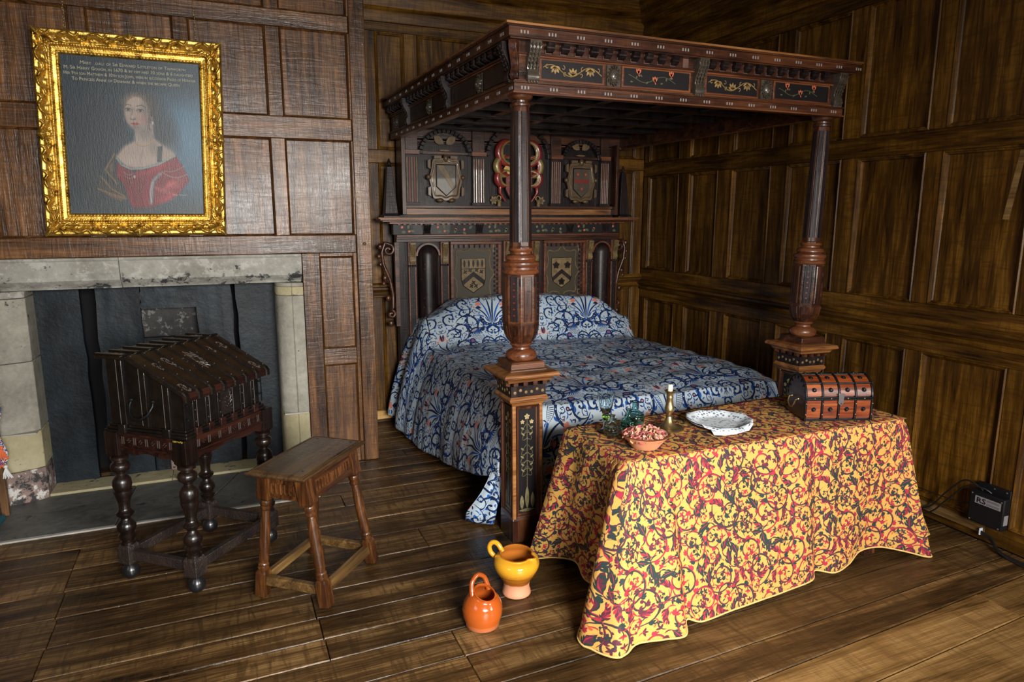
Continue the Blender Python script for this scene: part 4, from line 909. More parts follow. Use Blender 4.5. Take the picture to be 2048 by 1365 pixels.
        for sg in (-1, 1):
            for k, (x0, z0, r, n_) in enumerate(((.085, .225, .085, 22), (.115, .125, .070, 20), (.125, .035, .055, 18))):
                p_ = [T @ Vector((sg*(x0+r*math.cos(2.1-4.2*t)), z0+r*math.sin(2.1-4.2*t), .016)) for t in [i/n_ for i in range(n_+1)]]
                gr, gg = MB(), MB()
                (gr if k % 2 == 0 else gg).tube(p_, [.008+.020*math.sin(PI*i/n_)**.8 for i in range(n_+1)], 8)
                (gg if k % 2 == 0 else gr).tube([p+Vector((-sg*.022, -.012, .002)) for p in p_], [.004+.011*math.sin(PI*i/n_) for i in range(n_+1)], 6)
                gr.obj('red_mantling', MRED, head, smooth=60); gg.obj('gold_mantling', MGOLD, head, smooth=60)
            gr, gg = MB(), MB()
            gr.tube([T @ Vector((sg*(.13+.03*math.sin(t)), .0-.035*t, .014)) for t in range(5)], [.018, .016, .013, .010, .006], 7)
            gg.tube([T @ Vector((sg*(.165+.018*math.cos(t)), -.115+.018*math.sin(t), .012)) for t in [j*.7 for j in range(10)]], .005, 6)
            gr.obj('red_mantling', MRED, head, smooth=60); gg.obj('gold_mantling', MGOLD, head, smooth=60)
        g = MB()
        for sg in (-1, 1): g.lathe((0, 0), [(.012, 0), (.016, .004), (.013, .03), (.018, .042), (.016, .046)], 10, TR((c+sg*.165, HY-.035, 1.625+.035), (1, 0, 0), (0, 1, 0)))
        g.obj('tassel', DIMG, head)
        g = MB(); g.ball(T @ Vector((0, .215, .03)), .052, .9, 1.15, .7, 12, 8, T.to_3x3().to_4x4()); g.ball(T @ Vector((0, .33, .02)), .038, .9, 1.2, .8, 12, 8, T.to_3x3().to_4x4()); g.prism([(-.05, .14), (.05, .14), (.06, .185), (-.06, .185)], .04, T)
        g.obj('helmet_crest', BLK, head)
        g = MB()
        for sg in (-1, 1):
            for j in range(6): lf(g, TR((c, HY-.0105, 1.70), (1, 0, 0), (0, 0, 1)), sg*.20, .01+.0*j, j*1.05, .035, .010)
        g.obj('painted_flowers', DIMG, head, smooth=0)
hbx('top_moulding', BX, 1.24, 3.02, 2.30, 2.36, .06)
# bedstock rails
for x0, x1, y0, y1 in ((1.36, 1.40, 3.10, 5.04), (3.0, 3.04, 3.10, 5.04), (1.40, 3.0, 3.10, 3.14)): Bx('bed_rail', BX, x0, x1, y0, y1, .30, .52, bed)
# ------------------------------------------------------------------ bed coverlet
def sm(a, b, x): t = max(0, min(1, (x-a)/(b-a))); return t*t*(3-2*t)
CXL, CXR, CYF, CYB = 1.36, 3.04, 3.10, 5.035
def ctop(x, y):
    # mattress sags off at the sides, bolster at the head
    h = .655 + .010*math.sin(3.1*x+1.2*y)*math.sin(2.3*y) + .004*math.sin(17*x+9*y+2*math.sin(5*y)) + .003*math.sin(31*y-13*x)
    h -= .03*(1-sm(0, .22, y-CYF)) + .018*(1-sm(0, .2, x-CXL)) + .018*(1-sm(0, .2, CXR-x))
    b = sm(4.68, 4.83, y+.012*math.sin(9*x)) * (.325+.012*math.sin(6*x+1)) - .03*sm(4.93, 5.03, y)
    b *= .62+.38*sm(-.02, .30, x-CXL) if x < 2.2 else .45+.55*sm(-.02, .36, CXR-x)
    return h+b
def smp(x): return x
def hem_left(y):
    z = np.interp(y, [3.08, 3.3, 3.7, 4.0, 4.3, 4.6, 5.04], [.30, .22, .13, .07, .035, .02, .10])
    x = np.interp(y, [3.08, 3.3, 4.1, 4.6, 5.04], [1.235, 1.20, 1.205, 1.15, 1.12]); return x, z
def cover_grid(fn, us, vs_):
    P, U = [], []
    for v in vs_:
        for u in us: p, t = fn(u, v); P.append(p); U.append(t)
    n = len(us); return P, U, [(j*n+i, j*n+i+1, (j+1)*n+i+1, (j+1)*n+i) for j in range(len(vs_)-1) for i in range(n-1)]
cuv = lambda u, v: ((u-1.44), v)
def f_top(x, y):
    return (x, y, ctop(x, y)), cuv(x, y+(ctop(x, y)-.655)*.9)
RD = .05
def f_left(t, y):   # t 0..1 from the top edge to the hem
    z0 = ctop(CXL, y); hx, hz = hem_left(y); L = z0-hz; d = t*L
    fold = (.5+.5*sm(4.35, 4.75, y))*(.020*math.sin(17*y+1.5*math.sin(5*y))+.010*math.sin(41*y+2*math.sin(7*y)))
    fold *= .35+.65*sm(4.2, 4.8, y)
    # pleats gathered near the bolster
    k = t**1.05
    bul = .055*math.sin(PI*min(1, t*1.02))**.7*(1-.25*t)
    x = CXL + (hx-CXL)*k - bul*.9 + fold*(.25+.75*t)
    z = z0 - (d - .012*math.sin(PI*min(1, t*6))) if t > 0 else z0
    return (x, y+.02*math.sin(8*y)*t, z), cuv(CXL-d-.02, y+(ctop(CXL, y)-.655)*.9)
def f_right(t, y):
    z0 = ctop(CXR, y); L = z0-.12; return (CXR+.05*math.sin(PI*t*.5)+.012*math.sin(14*y)*t, y, z0-t*L), cuv(CXR+t*L, y)
def f_foot(t, x):
    z0 = ctop(x, CYF); L = z0-.14; return (x, CYF-.050*math.sin(PI*.5*min(1, t*3))+.012*math.sin(15*x)*t, z0-t*L), cuv(x, CYF-t*L)
ys = [CYF+(CYB-CYF)*i/150 for i in range(151)]; xs_ = [CXL+(CXR-CXL)*i/120 for i in range(121)]; ts = [i/48 for i in range(49)]
g = MB(); UV = []
def addg(P, U, F): g.add(P, F); UV.extend(U)
addg(*cover_grid(f_top, xs_, ys)); 
P, U, F = cover_grid(lambda t, y: f_left(t, y), ts, ys); addg(P, U, F)
P, U, F = cover_grid(lambda t, y: f_right(t, y), ts[::2], ys[::2]); addg(P, U, F)
P, U, F = cover_grid(lambda t, x: f_foot(t, x), ts, xs_); addg(P, U, F)
g.uv = UV
def weld(o, d=.0005):
    bm = bmesh.new(); bm.from_mesh(o.data); bmesh.ops.remove_doubles(bm, verts=bm.verts, dist=d); bmesh.ops.recalc_face_normals(bm, faces=bm.faces)
    for f in bm.faces: f.smooth = True
    bm.to_mesh(o.data); bm.free()
cover = g.obj('coverlet', M['damask'], None, smooth=80)
tag(cover, 'silver and blue damask bed cover with birds and coral flowers draped over the bed', 'bedspread')
def weld_uv(o):   # weld positions but keep per-loop UVs (already on loops)
    weld(o)
weld_uv(cover); k = cover.modifiers.new('thickness', 'SOLIDIFY'); k.thickness = .006; k.offset = 1
# trailing corner of the cover beside the near post
g = MB(); UV = []; nn, mm = 16, 30; Pn = []
for j in range(mm+1):
    t = j/mm
    for i in range(nn+1):
        s = i/nn
        x = np.interp(t, [0, .45, .8, 1], [1.30, 1.245, 1.20, 1.185]) - (1-s)*np.interp(t, [0, .5, .85, 1], [.01, .045, .10, .085]) + s*.03
        y = 3.13 + np.interp(t, [0, .6, 1], [0, .03, .10])*(1-s) + .012*math.sin(s*11+t*2)
        z = np.interp(t, [0, .7, .9, 1], [.52, .13, .035, .012]) + (.010*math.sin(s*9)+.01)*t*(1 if t < .95 else .5)
        Pn.append((x, y, z)); UV.append((x*1.4+.1, t*.5+.8))
g.add(Pn, [(j*(nn+1)+i, j*(nn+1)+i+1, (j+1)*(nn+1)+i+1, (j+1)*(nn+1)+i) for j in range(mm) for i in range(nn)]); g.uv = UV
g.obj('trailing_corner', M['damask'], cover, smooth=80, solid=.006)
# bolster and mattress under the cover
mt = MB().box(1.40, 3.0, 3.14, 5.03, .50, .60).obj('mattress', plain('ticking', (.5, .48, .42), .9), bed, .02)

# ------------------------------------------------------------------ long table under the yellow cloth
tbl = thing('side_table', 'dark oak table hidden under the yellow patterned cloth', 'table', (0, 0, 0))
Bx('tabletop', M['bed_x'], 1.375, 2.83, 2.135, 2.57, .640, .672, tbl, .004)
for x, y in ((1.44, 2.20), (2.77, 2.20), (1.44, 2.51), (2.77, 2.51)): Bx('leg', M['bed_z'], x-.035, x+.035, y-.035, y+.035, 0, .64, tbl, .004)
Bx('stretcher', M['desk_x'], 1.475, 2.735, 2.19, 2.22, .05, .13, tbl, .003); Bx('stretcher', M['desk_x'], 1.475, 2.735, 2.49, 2.52, .05, .13, tbl, .003)
Bx('end_board', M['desk_z'], 1.425, 1.455, 2.24, 2.47, .02, .20, tbl, .003); Bx('apron', M['bed_x'], 1.475, 2.735, 2.16, 2.18, .54, .64, tbl, .003)
TZ = .682
TOP = dict(BL=(1.352, 2.59), L=(1.352, 2.14), FL=(1.362, 2.115), FR=(2.835, 2.112), R=(2.858, 2.135), BR=(2.862, 2.655))
# (top point) -> (hem point), front and left lobe first
front = [((1.352, 2.190), (1.415, 2.36, .03)), ((1.352, 2.165), (1.33, 2.27, .02)), ((1.352, 2.145), (1.205, 2.15, .012)), ((1.355, 2.128), (1.168, 2.085, .010)), ((1.362, 2.116), (1.190, 2.02, .006)), ((1.375, 2.112), (1.235, 1.965, .008)), ((1.39, 2.112), (1.285, 1.975, .006)), ((1.41, 2.112), (1.345, 1.995, .02)),
         ((1.46, 2.112), (1.46, 1.985, .014)), ((1.52, 2.112), (1.55, 1.975, .012)), ((1.56, 2.112), (1.60, 2.035, .030)), ((1.62, 2.112), (1.67, 2.015, .016)), ((1.80, 2.112), (1.86, 2.045, .012)), ((1.95, 2.112), (2.00, 2.060, .014)), ((2.10, 2.112), (2.14, 2.070, .012)), ((2.25, 2.112), (2.30, 2.078, .020)), ((2.32, 2.112), (2.37, 2.13, .028)),
         ((2.40, 2.112), (2.46, 2.105, .014)), ((2.50, 2.112), (2.57, 2.130, .022)), ((2.60, 2.112), (2.68, 2.165, .045)), ((2.70, 2.112), (2.80, 2.155, .045)), ((2.79, 2.112), (2.91, 2.105, .025)), ((2.825, 2.112), (2.99, 2.05, .008)), ((2.845, 2.118), (3.03, 2.06, .006)), ((2.856, 2.135), (3.02, 2.15, .012)), ((2.858, 2.16), (3.10, 2.19, .008)), ((2.859, 2.19), (3.21, 2.20, .006)), ((2.860, 2.25), (3.18, 2.28, .008)), ((2.86, 2.40), (3.02, 2.42, .02)), ((2.862, 2.53), (3.00, 2.56, .02)), ((2.862, 2.655), (2.95, 2.72, .02))]
left = [((1.352, 2.59), (1.262, 2.76, .012)), ((1.352, 2.54), (1.285, 2.72, .016)), ((1.352, 2.46), (1.335, 2.68, .030)), ((1.352, 2.38), (1.375, 2.60, .055)), ((1.352, 2.31), (1.392, 2.52, .070)), ((1.352, 2.25), (1.385, 2.44, .045)), ((1.352, 2.21), (1.405, 2.40, .030)), ((1.352, 2.19), (1.415, 2.36, .03))]
back = [((2.862, 2.655), (2.95, 2.72, .02)), ((2.4, 2.637), (2.4, 2.70, .03)), ((1.9, 2.615), (1.9, 2.69, .03)), ((1.352, 2.59), (1.262, 2.76, .012))]
def cr(pts, n):  # catmull-rom resample
    A = np.array(pts, float); L = np.concatenate([[0], np.cumsum(np.linalg.norm(np.diff(A, axis=0), axis=1)+1e-6)]); out = []
    A2 = np.vstack([2*A[0]-A[1], A, 2*A[-1]-A[-2]])
    for s in np.linspace(0, L[-1], n+1):
        i = min(int(np.searchsorted(L, s, 'right'))-1, len(A)-2); t = (s-L[i])/(L[i+1]-L[i]); p0, p1, p2, p3 = A2[i:i+4]
        out.append(.5*((2*p1)+(-p0+p2)*t+(2*p0-5*p1+4*p2-p3)*t*t+(-p0+3*p1-3*p2+p3)*t**3))
    return np.array(out)
def drape(ctrl, n, m, u0, kind):
    C = cr([(a[0], a[1], b[0], b[1], b[2]) for a, b in ctrl], n); P, U = [], []; mid = (C[:, :2]*.45+C[:, 2:4]*.55); acc = np.concatenate([[0], np.cumsum(np.linalg.norm(np.diff(mid, axis=0), axis=1))])
    for j in range(m+1):
        t = j/m
        for i in range(n+1):
            c = C[i]; ax, ay, hx, hy, hz = c; L = TZ-hz; k = t**1.12
            # rounded over the edge: leave the top slightly outwards
            o = .016*math.sin(PI/2*min(1, t*9)); dx, dy = hx-ax, hy-ay; dl = math.hypot(dx, dy)+1e-6
            nx, ny = (0, -1) if kind == 'f' else ((-1, 0) if kind == 'l' else (0, 1))
            if kind == 'f' and ay > 2.12: nx, ny = ((1, 0) if ax > 2 else (-1, 0))
            wob = .006*math.sin(acc[i]*26+3*math.sin(acc[i]*5))*math.sin(PI*min(1, t*1.1))**.5 + .005*math.sin(acc[i]*11+t*3)*t
            x = ax+dx*k+nx*(o+wob); y = ay+dy*k+ny*(o+wob); z = TZ-L*t-(.004*0)
            if t < .02: x, y = ax, ay
            P.append((x, y, z)); d = L*t
            if kind == 'f': U.append((u0+acc[i], 2.112-d))
            elif kind == 'l': U.append((1.352-d, 2.59-acc[i]))
            else: U.append((ax, ay+d))
    return P, U, [(j*(n+1)+i, j*(n+1)+i+1, (j+1)*(n+1)+i+1, (j+1)*(n+1)+i) for j in range(m) for i in range(n)], C
g = MB(); UV = []
mid0 = sum(math.dist(((a[0][0]*.45+a[1][0]*.55), (a[0][1]*.45+a[1][1]*.55)), ((b[0][0]*.45+b[1][0]*.55), (b[0][1]*.45+b[1][1]*.55))) for a, b in zip(front[:7], front[1:8]))
P, U, F, CF = drape(front, 420, 56, 1.39-mid0, 'f'); g.add(P, F); UV += U
P, U, F, CL = drape(left, 130, 56, 0, 'l'); g.add(P, F); UV += U
P, U, F, CB = drape(back, 60, 20, 0, 'b'); g.add(P, F); UV += U
nx, ny = 90, 30; Pn = []
for j in range(ny+1):
    for i in range(nx+1):
        s, t = i/nx, j/ny; x0, y0 = 1.352+(2.858-1.352)*s, 2.112; x1, y1 = 1.352+(2.862-1.352)*s, 2.59+.065*s
        x, y = x0+(x1-x0)*t, y0+(y1-y0)*t; e = min(s, 1-s)*1.5; e2 = min(t, 1-t)*.5; ed = 0
        Pn.append((x, y, TZ+(.0012*math.sin(13*x+7*y)+.001*math.sin(29*y)+.0008*math.sin(41*x))*min(1, e*12)*min(1, e2*12))); UV.append((x, y))
g.add(Pn, [(j*(nx+1)+i, j*(nx+1)+i+1, (j+1)*(nx+1)+i+1, (j+1)*(nx+1)+i) for j in range(ny) for i in range(nx)]); g.uv = UV
cloth = g.obj('tablecloth', M['vine'], None, smooth=70)
tag(cloth, 'yellow tablecloth printed with red and dark green scrolling leaves, draped to the floor', 'tablecloth')
k = cloth.modifiers.new('thickness', 'SOLIDIFY'); k.thickness = .0022; k.offset = 0
g = MB(); hp = [Vector((c[2], c[3], c[4]-.001)) for c in list(CL[::1])]; 
hp2 = [Vector(tuple(P_)) for P_ in []]
def hempts(C, kind):
    out = []
    mid = (C[:, :2]*.45+C[:, 2:4]*.55); acc = np.concatenate([[0], np.cumsum(np.linalg.norm(np.diff(mid, axis=0), axis=1))])
    for i, c in enumerate(C):
        nx, ny = (0, -1) if kind == 'f' else (-1, 0)
        if kind == 'f' and c[1] > 2.12: nx, ny = ((1, 0) if c[0] > 2 else (-1, 0))
        w = .016+.005*math.sin(acc[i]*11+3)+.006*math.sin(acc[i]*26+3*math.sin(acc[i]*5))*math.sin(PI)**.5 if True else 0
        out.append(Vector((c[2]+nx*w, c[3]+ny*w, max(.005, c[4]))))
    return out
g.tube(hempts(CL, 'l'), .0042, 6); g.tube(hempts(CF, 'f'), .0042, 6)
g.obj('hem_braid', M['hem'], cloth, smooth=80)

# ------------------------------------------------------------------ things on the table
Zt = TZ+.002
GL = NT('green_glass'); GL.put(Base_Color=(.86, .97, .93), Roughness=.03, IOR=1.45, Transmission_Weight=1.); GLASS = GL.m
G2 = NT('pale_glass'); G2.put(Base_Color=(.82, .93, .95), Roughness=.02, IOR=1.45, Transmission_Weight=1.); GLASS2 = G2.m
GB = NT('teal_glass'); GB.put(Base_Color=(.55, .86, .84), Roughness=.03, IOR=1.45, Transmission_Weight=1.); GLASS3 = GB.m
G4 = NT('lime_glass'); G4.put(Base_Color=(.35, .75, .10), Roughness=.03, IOR=1.45, Transmission_Weight=1.); GLASS4 = G4.m
def shell(prof, t=.002):
    """outer profile bottom->top, plus inner wall back down"""
    inner = [(max(.0008, r-t), z) for r, z in reversed(prof)][:-1]; inner = inner + [(.0008, prof[0][1]+t*1.5)]
    return [(.0008, prof[0][1])] + prof + inner
t = thing('wine_glass', 'tall funnel wine glass with lime green base of bowl, left end of the table', 'glass', (1.478, 2.475, Zt))
MB().lathe((0, 0), shell([(.036, 0), (.034, .004), (.012, .016), (.009, .03), (.0085, .052)], .0022), 28).obj('foot', GLASS, t, smooth=60)
MB().lathe((0, 0), [(.001, .050), (.0105, .052), (.014, .060), (.016, .070), (.013, .073), (.001, .071)], 24).obj('knop', GLASS4, t, smooth=60)
MB().lathe((0, 0), shell([(.012, .0735), (.020, .088), (.028, .110), (.034, .140), (.0375, .172)], .0026), 32).obj('bowl', GLASS2, t, smooth=60)
def bottle(loc, s, mat, label, group=None):
    t = thing('glass_bottle', label, 'bottle', (loc[0], loc[1], Zt)); prof = [(.026, 0), (.036, .006), (.042, .022), (.043, .036), (.038, .052), (.025, .066), (.014, .076), (.012, .090), (.0125, .108), (.017, .113)]
    pr_ = [(r*s, z*s) for r, z in prof]; g = MB(); seg = 30; P2 = shell(pr_, .0022); g.lathe((0, 0), P2, seg); o = g.obj('body', mat, t, smooth=60)
    for i in range(5): c = MB(); c.lathe((0, 0), [((.0425+.0006*math.sin(i))*s, (.016+.009*i)*s), ((.0450-.0015*abs(i-2))*s, (.0185+.009*i)*s), ((.0425-.001*i)*s, (.021+.009*i)*s)], 24, closed=False); c.obj('ribbing', mat, t, smooth=60)
    return t
bottle((1.468, 2.405), .82, GLASS, 'squat ribbed glass bottle in front of the wine glass')
bottle((1.572, 2.44), .86, GLASS3, 'teal glass bottle with flared lip just behind the potpourri bowl')
bottle((1.64, 2.50), .98, GLASS3, 'clear teal bottle furthest back beside the brass candlestick')
t = thing('candlestick', 'brass candlestick with round dished base holding a candle stub', 'candlestick', (1.752, 2.402, Zt))
BR = plain('aged_brass', (.38, .27, .13), .30, .9, .15, 50, .12)
MB().lathe((0, 0), [(.001, 0), (.066, 0), (.067, .004), (.062, .008), (.050, .009), (.036, .013), (.026, .022), (.019, .036), (.014, .050), (.012, .056), (.001, .056)], 40).obj('base', BR, t, smooth=50)
MB().lathe((0, 0), [(r*1.22, z) for r, z in [(.001, .055), (.009, .056), (.013, .060), (.009, .064), (.009, .067), (.017, .078), (.018, .088), (.015, .100), (.0125, .118), (.0115, .135), (.013, .142), (.0115, .146), (.013, .160), (.015, .163), (.001, .163)]], 32).obj('stem', BR, t, smooth=50)
MB().lathe((0, 0), [(.001, .161), (.012, .162), (.023, .168), (.0245, .171), (.021, .172), (.014, .169), (.001, .169)], 32).obj('drip_pan', BR, t, smooth=50)
c = thing('candle', 'short white candle stub in the brass candlestick', 'candle', (1.752, 2.402, Zt+.170))
MB().lathe((0, 0), [(.0105, 0), (.0105, .026), (.008, .028), (.001, .027)], 20).obj('wax', plain('candle_wax', (.85, .80, .62), .5, Subsurface_Weight=.2), c, smooth=50); MB().tube([(0, 0, .026), (.001, 0, .034)], .001, 5).obj('wick', M['joint'], c)
# bowl of potpourri
t = thing('pottery_bowl', 'flared terracotta bowl full of potpourri at the front of the table', 'bowl', (1.520, 2.235, Zt))
TC = plain('terracotta', (.58, .25, .13), .55, bump=.2, bs=80, var=.12)
MB().lathe((0, 0), [(.001, 0), (.050, 0), (.054, .004), (.070, .026), (.088, .047), (.094, .052), (.096, .056), (.093, .058), (.084, .052), (.066, .030), (.050, .010), (.001, .008)], 48).obj('bowl_body', TC, t, smooth=50)
MB().lathe((0, 0), [(.094, .053), (.097, .056), (.093, .0588)], 48, closed=False).obj('glazed_rim', plain('brown_glaze', (.12, .04, .015), .25, coat=.5), t, smooth=50)
pm = [plain('petal_%d' % i, c_, .8) for i, c_ in enumerate([(.50, .16, .12), (.62, .28, .18), (.42, .05, .10), (.50, .30, .14), (.70, .38, .30), (.20, .09, .05)])]
g = MB(); R5 = random.Random(4)
for i in range(420):
    a, rr = R5.uniform(0, 2*PI), .082*math.sqrt(R5.random()); h = .044+.024*(1-(rr/.085)**2)+R5.uniform(-.006, .008); g.cur = R5.randrange(6)
    Rm = Matrix.Translation((rr*math.cos(a), rr*math.sin(a), h)) @ Euler((R5.uniform(-1.2, 1.2), R5.uniform(-1.2, 1.2), R5.uniform(0, 6.3))).to_matrix().to_4x4()
    s = R5.uniform(.008, .015); cu = R5.uniform(.2, .8)
    vs = [Rm @ Vector((x*s, y*s*.75, (x*x+y*y)*s*cu)) for x, y in ((-1, 0), (-.5, .8), (.5, .9), (1.1, .1), (.5, -.8), (-.5, -.9), (0, 0))]
    g.add(vs, [(6, i_, (i_+1) % 6) for i_ in range(6)])
o = g.obj('potpourri', pm, None, smooth=0, kind='stuff'); o.location = (1.520, 2.235, Zt); tag(o, 'dried pink and orange rose petals heaped in the terracotta bowl', 'potpourri')
# plate-shaped patterned napkin
q = NT('sprigged_linen'); v = q.coords((1, 1, 1), rand=False); vo = q.new('ShaderNodeTexVoronoi', feature='F1'); vo.inputs['Scale'].default_value = 66; vo.inputs['Randomness'].default_value = .55; q.link(v, vo.inputs['Vector'])
nz = q.noise(v, 150, 2, .5); d = q.math('ADD', vo.outputs['Distance'], q.math('MULTIPLY', q.math('SUBTRACT', nz, .5), .45))
q.put(Base_Color=q.ramp(d, [(.33, (.13, .16, .19)), (.38, (.60, .64, .68))]), Roughness=.8); SPR = q.m
t = thing('plate', 'shallow round plate lined with a grey sprigged napkin, mid table', 'plate', (1.985, 2.355, Zt))
MB().lathe((0, 0), [(.001, 0), (.070, 0), (.10, .008), (.132, .020), (.130, .023), (.09, .010), (.001, .007)], 48).obj('dish', plain('pewter', (.5, .52, .55), .3, .6), t, smooth=50)
g = MB(); n, m = 72, 14; Pn = []
for j in range(m+1):
    for i in range(n):
        a = 2*PI*i/n; r = .143*(j/m)*(1+.03*math.sin(3*a+1)*(j/m)+.025*math.sin(7*a)*(j/m)**2); x, y = r*math.cos(a), r*math.sin(a)
        h = .010+.022*sm(.085, .138, r)+.0022*math.sin(9*a)*(j/m)**2-(.014*sm(.115, .145, r) if y < -.05 and x < .05 else 0); Pn.append((x, y, h))
g.add(Pn, [(j*n+i, j*n+(i+1) % n, (j+1)*n+(i+1) % n, (j+1)*n+i) for j in range(m) for i in range(n)])
nap = g.obj('napkin', SPR, None, smooth=70, solid=.0012); nap.location = (1.985, 2.355, Zt+.0015); tag(nap, 'white linen napkin with grey sprigs covering the plate, front edge turned over', 'napkin')
g = MB(); T_ = [(-.118, -.115, .004), (-.105, -.060, .026), (-.05, -.082, .017), (.03, -.100, .014), (.09, -.09, .020), (.126, -.055, .030), (.118, -.085, .016), (.06, -.125, .006), (-.02, -.138, .004), (-.075, -.137, .004)]
g.add(T_, [(0, 1, 2, 9), (9, 2, 3, 8), (8, 3, 4, 7), (7, 4, 5, 6)]); o = g.obj('turned_edge', plain('white_linen', (.75, .76, .80), .85), nap, smooth=80, solid=.0015)

# casket
cs = thing('casket', 'domed reddish wooden casket with black iron bands and studs, right end of table', 'chest', (2.385, 2.265, Zt), math.radians(-20))
# local: x along the front, y to the back
CW, CD, CH, CR = .318, .175, .105, .0875
CWD = wood('casket_wood', (.045, .008, .003), (.15, .028, .007), (.29, .072, .016), axis='x', rough=.32, coat=.25, var=.12, freq=14)
CWE = wood('casket_end', (.022, .009, .008), (.045, .017, .014), (.075, .030, .022), axis='y', rough=.4, coat=.3, var=.05)
MB().box(.004, CW-.004, .004, CD-.004, .002, CH).obj('box', CWE, cs, .002)
arc = lambda a, r=CR: (CD/2-r*math.cos(a), CH+r*.92*math.sin(a)*1.12)
g = MB(); n = 20; poly = [arc(PI*i/n, CR-.004) for i in range(n+1)]
g.add([(x, y, z) for x in (.004, CW-.004) for y, z in poly], [tuple(range(n, -1, -1)), tuple(range(n+1, 2*n+2))] + [(i, i+1, n+2+i, n+1+i) for i in range(n)] + [(0, n, 2*n+1, n+1)]); g.obj('lid', CWE, cs, smooth=40)
bays = [(.010+i*.0765, .010+i*.0765+.066) for i in range(4)]
for x0, x1 in bays:
    MB().box(x0, x1, -.001, .006, .012, CH-.010).obj('wood_panel', CWD, cs, .001)
    for a0, a1 in ((.10, .70), (.80, 1.42), (1.52, 2.1)):
        k = 6; g = MB(); vs = []
        for r in (CR-.003, CR+.001):
            for i in range(k+1):
                a = a0+(a1-a0)*i/k; y, z = arc(a, r); vs += [(x0, y, z), (x1, y, z)]
        m_ = 2*(k+1); f = [(2*i, 2*i+1, 2*i+3, 2*i+2) for i in range(k)] + [(m_+2*i, m_+2*i+2, m_+2*i+3, m_+2*i+1) for i in range(k)] + [(2*i, 2*i+2, m_+2*i+2, m_+2*i) for i in range(k)] + [(2*i+1, m_+2*i+1, m_+2*i+3, 2*i+3) for i in range(k)] + [(0, m_, m_+1, 1), (2*k, 2*k+1, m_+2*k+1, m_+2*k)]
        g.add(vs, f).obj('wood_panel', CWD, cs, smooth=40)
        am = (a0+a1)/2; y, z = arc(am, CR+.001); nrm = Vector((0, -math.cos(am), math.sin(am)))
        MB().lathe((0, 0), [(.0105, 0), (.0105, .002), (.008, .004), (.006, .003), (.0045, .007), (.001, .008)], 16, TR(((x0+x1)/2, y, z), (1, 0, 0), nrm.cross(Vector((1, 0, 0))))).obj('stud', M['iron'], cs)
    MB().lathe((0, 0), [(.0105, 0), (.0105, .002), (.008, .004), (.006, .003), (.0045, .007), (.001, .008)], 16, TR(((x0+x1)/2, -.001, .052), (1, 0, 0), (0, 0, 1))).obj('stud', M['iron'], cs)
for i in range(5):
    x = .005+i*.0765; MB().tube([(x, -.002, .004), (x, -.003, .05), (x, -.002, CH-.004)], .0055, 8).obj('iron_band', M['iron'], cs)
    MB().tube([(x,)+arc(.06+(PI-.12)*j/20, CR+.002) for j in range(21)], .0055, 8).obj('iron_band', M['iron'], cs)
    for z in (.03, .08): MB().ball((x, -.0085, z), .003, seg=8, rings=5).obj('copper_nail', plain('copper', (.6, .25, .12), .3, .8) if 'copper' not in bpy.data.materials else bpy.data.materials['copper'], cs)
for z in (.004, CH-.006, CH+.002): MB().box(0, CW, -.006, .004, z-.005, z+.003).obj('iron_strap', M['iron'], cs, .002)
for a in (.75, 1.47):
    y, z = arc(a, CR+.001); MB().tube([(0, y, z), (CW, y, z)], .005, 8).obj('iron_strap', M['iron'], cs)
for j in range(4): MB().ball((.043+.0765*j, -.007, CH-.001), .003, seg=8, rings=5).obj('copper_nail', bpy.data.materials['copper'], cs)
ST = plain('steel_plate', (.22, .2, .21), .35, .8)
g = MB(); g.prism([(-.014, .022), (.014, .022), (.012, 0), (.013, -.022), (0, -.036), (-.013, -.022), (-.012, 0)], .004, TR((.163, -.007, CH), (1, 0, 0), (0, 0, 1))); g.obj('hasp', ST, cs, .001)
MB().lathe((0, 0), [(.003, 0), (.003, .001)], 10, TR((.163, -.0115, CH-.024), (1, 0, 0), (0, 0, 1))).obj('keyhole', M['joint'], cs)
MB().tube([(-.004, .055, .088), (-.016, .055, .085), (-.022, .058, .062), (-.022, .078, .045), (-.022, .100, .045), (-.022, .118, .062), (-.016, .120, .085), (-.004, .120, .088)], .0035, 8).obj('handle', BR, cs)
for y in (.055, .120): MB().ball((-.004, y, .088), .006, seg=8, rings=6).obj('handle_boss', BR, cs)
for a in (.3, .7, 1.1, 1.57, 2.0, 2.4, 2.8):
    y, z = arc(a, CR*.78); y2, z2 = arc(a, CR*.95); MB().tube([(.003, y, z), (.002, y2, z2)], .002, 5).obj('spike', M['iron'], cs)
# ------------------------------------------------------------------ portrait in a gilt frame
pt_ = thing('framed_portrait', 'portrait of a lady in a red dress in a wide carved gilt frame', 'painting', (0, 0, 0))
PW, PH = .879, 1.034
def PTm(u, v, w=0.):   # frame space: u right, v up, w towards the room; hangs slightly askew, top leaning out
    return Vector((-.833+u+.041*v/PH, YF-.045-w-.035*v/PH, 1.485+v))
PM = Matrix(((1, .041/PH, 0, -.833), (0, -.035/PH, -1, YF-.045), (0, 1, 0, 1.485), (0, 0, 0, 1)))
GG = NT('gilt'); v = GG.coords((1, 1, 1), rand=False); n1 = GG.noise(v, 30, 5, .7); n2 = GG.noise(v, 160, 3, .6)
GG.put(Base_Color=GG.ramp(n1, [(.34, (.10, .045, .008)), (.47, (.60, .36, .06)), (.68, (.90, .62, .17))]), Metallic=.85, Roughness=GG.ramp(n2, [(.3, .25), (.7, .42)])); GG.bump(GG.math('ADD', n1, GG.math('MULTIPLY', n2, .4)), .5, .004); GILT = GG.m
FB = .118   # width of the frame band
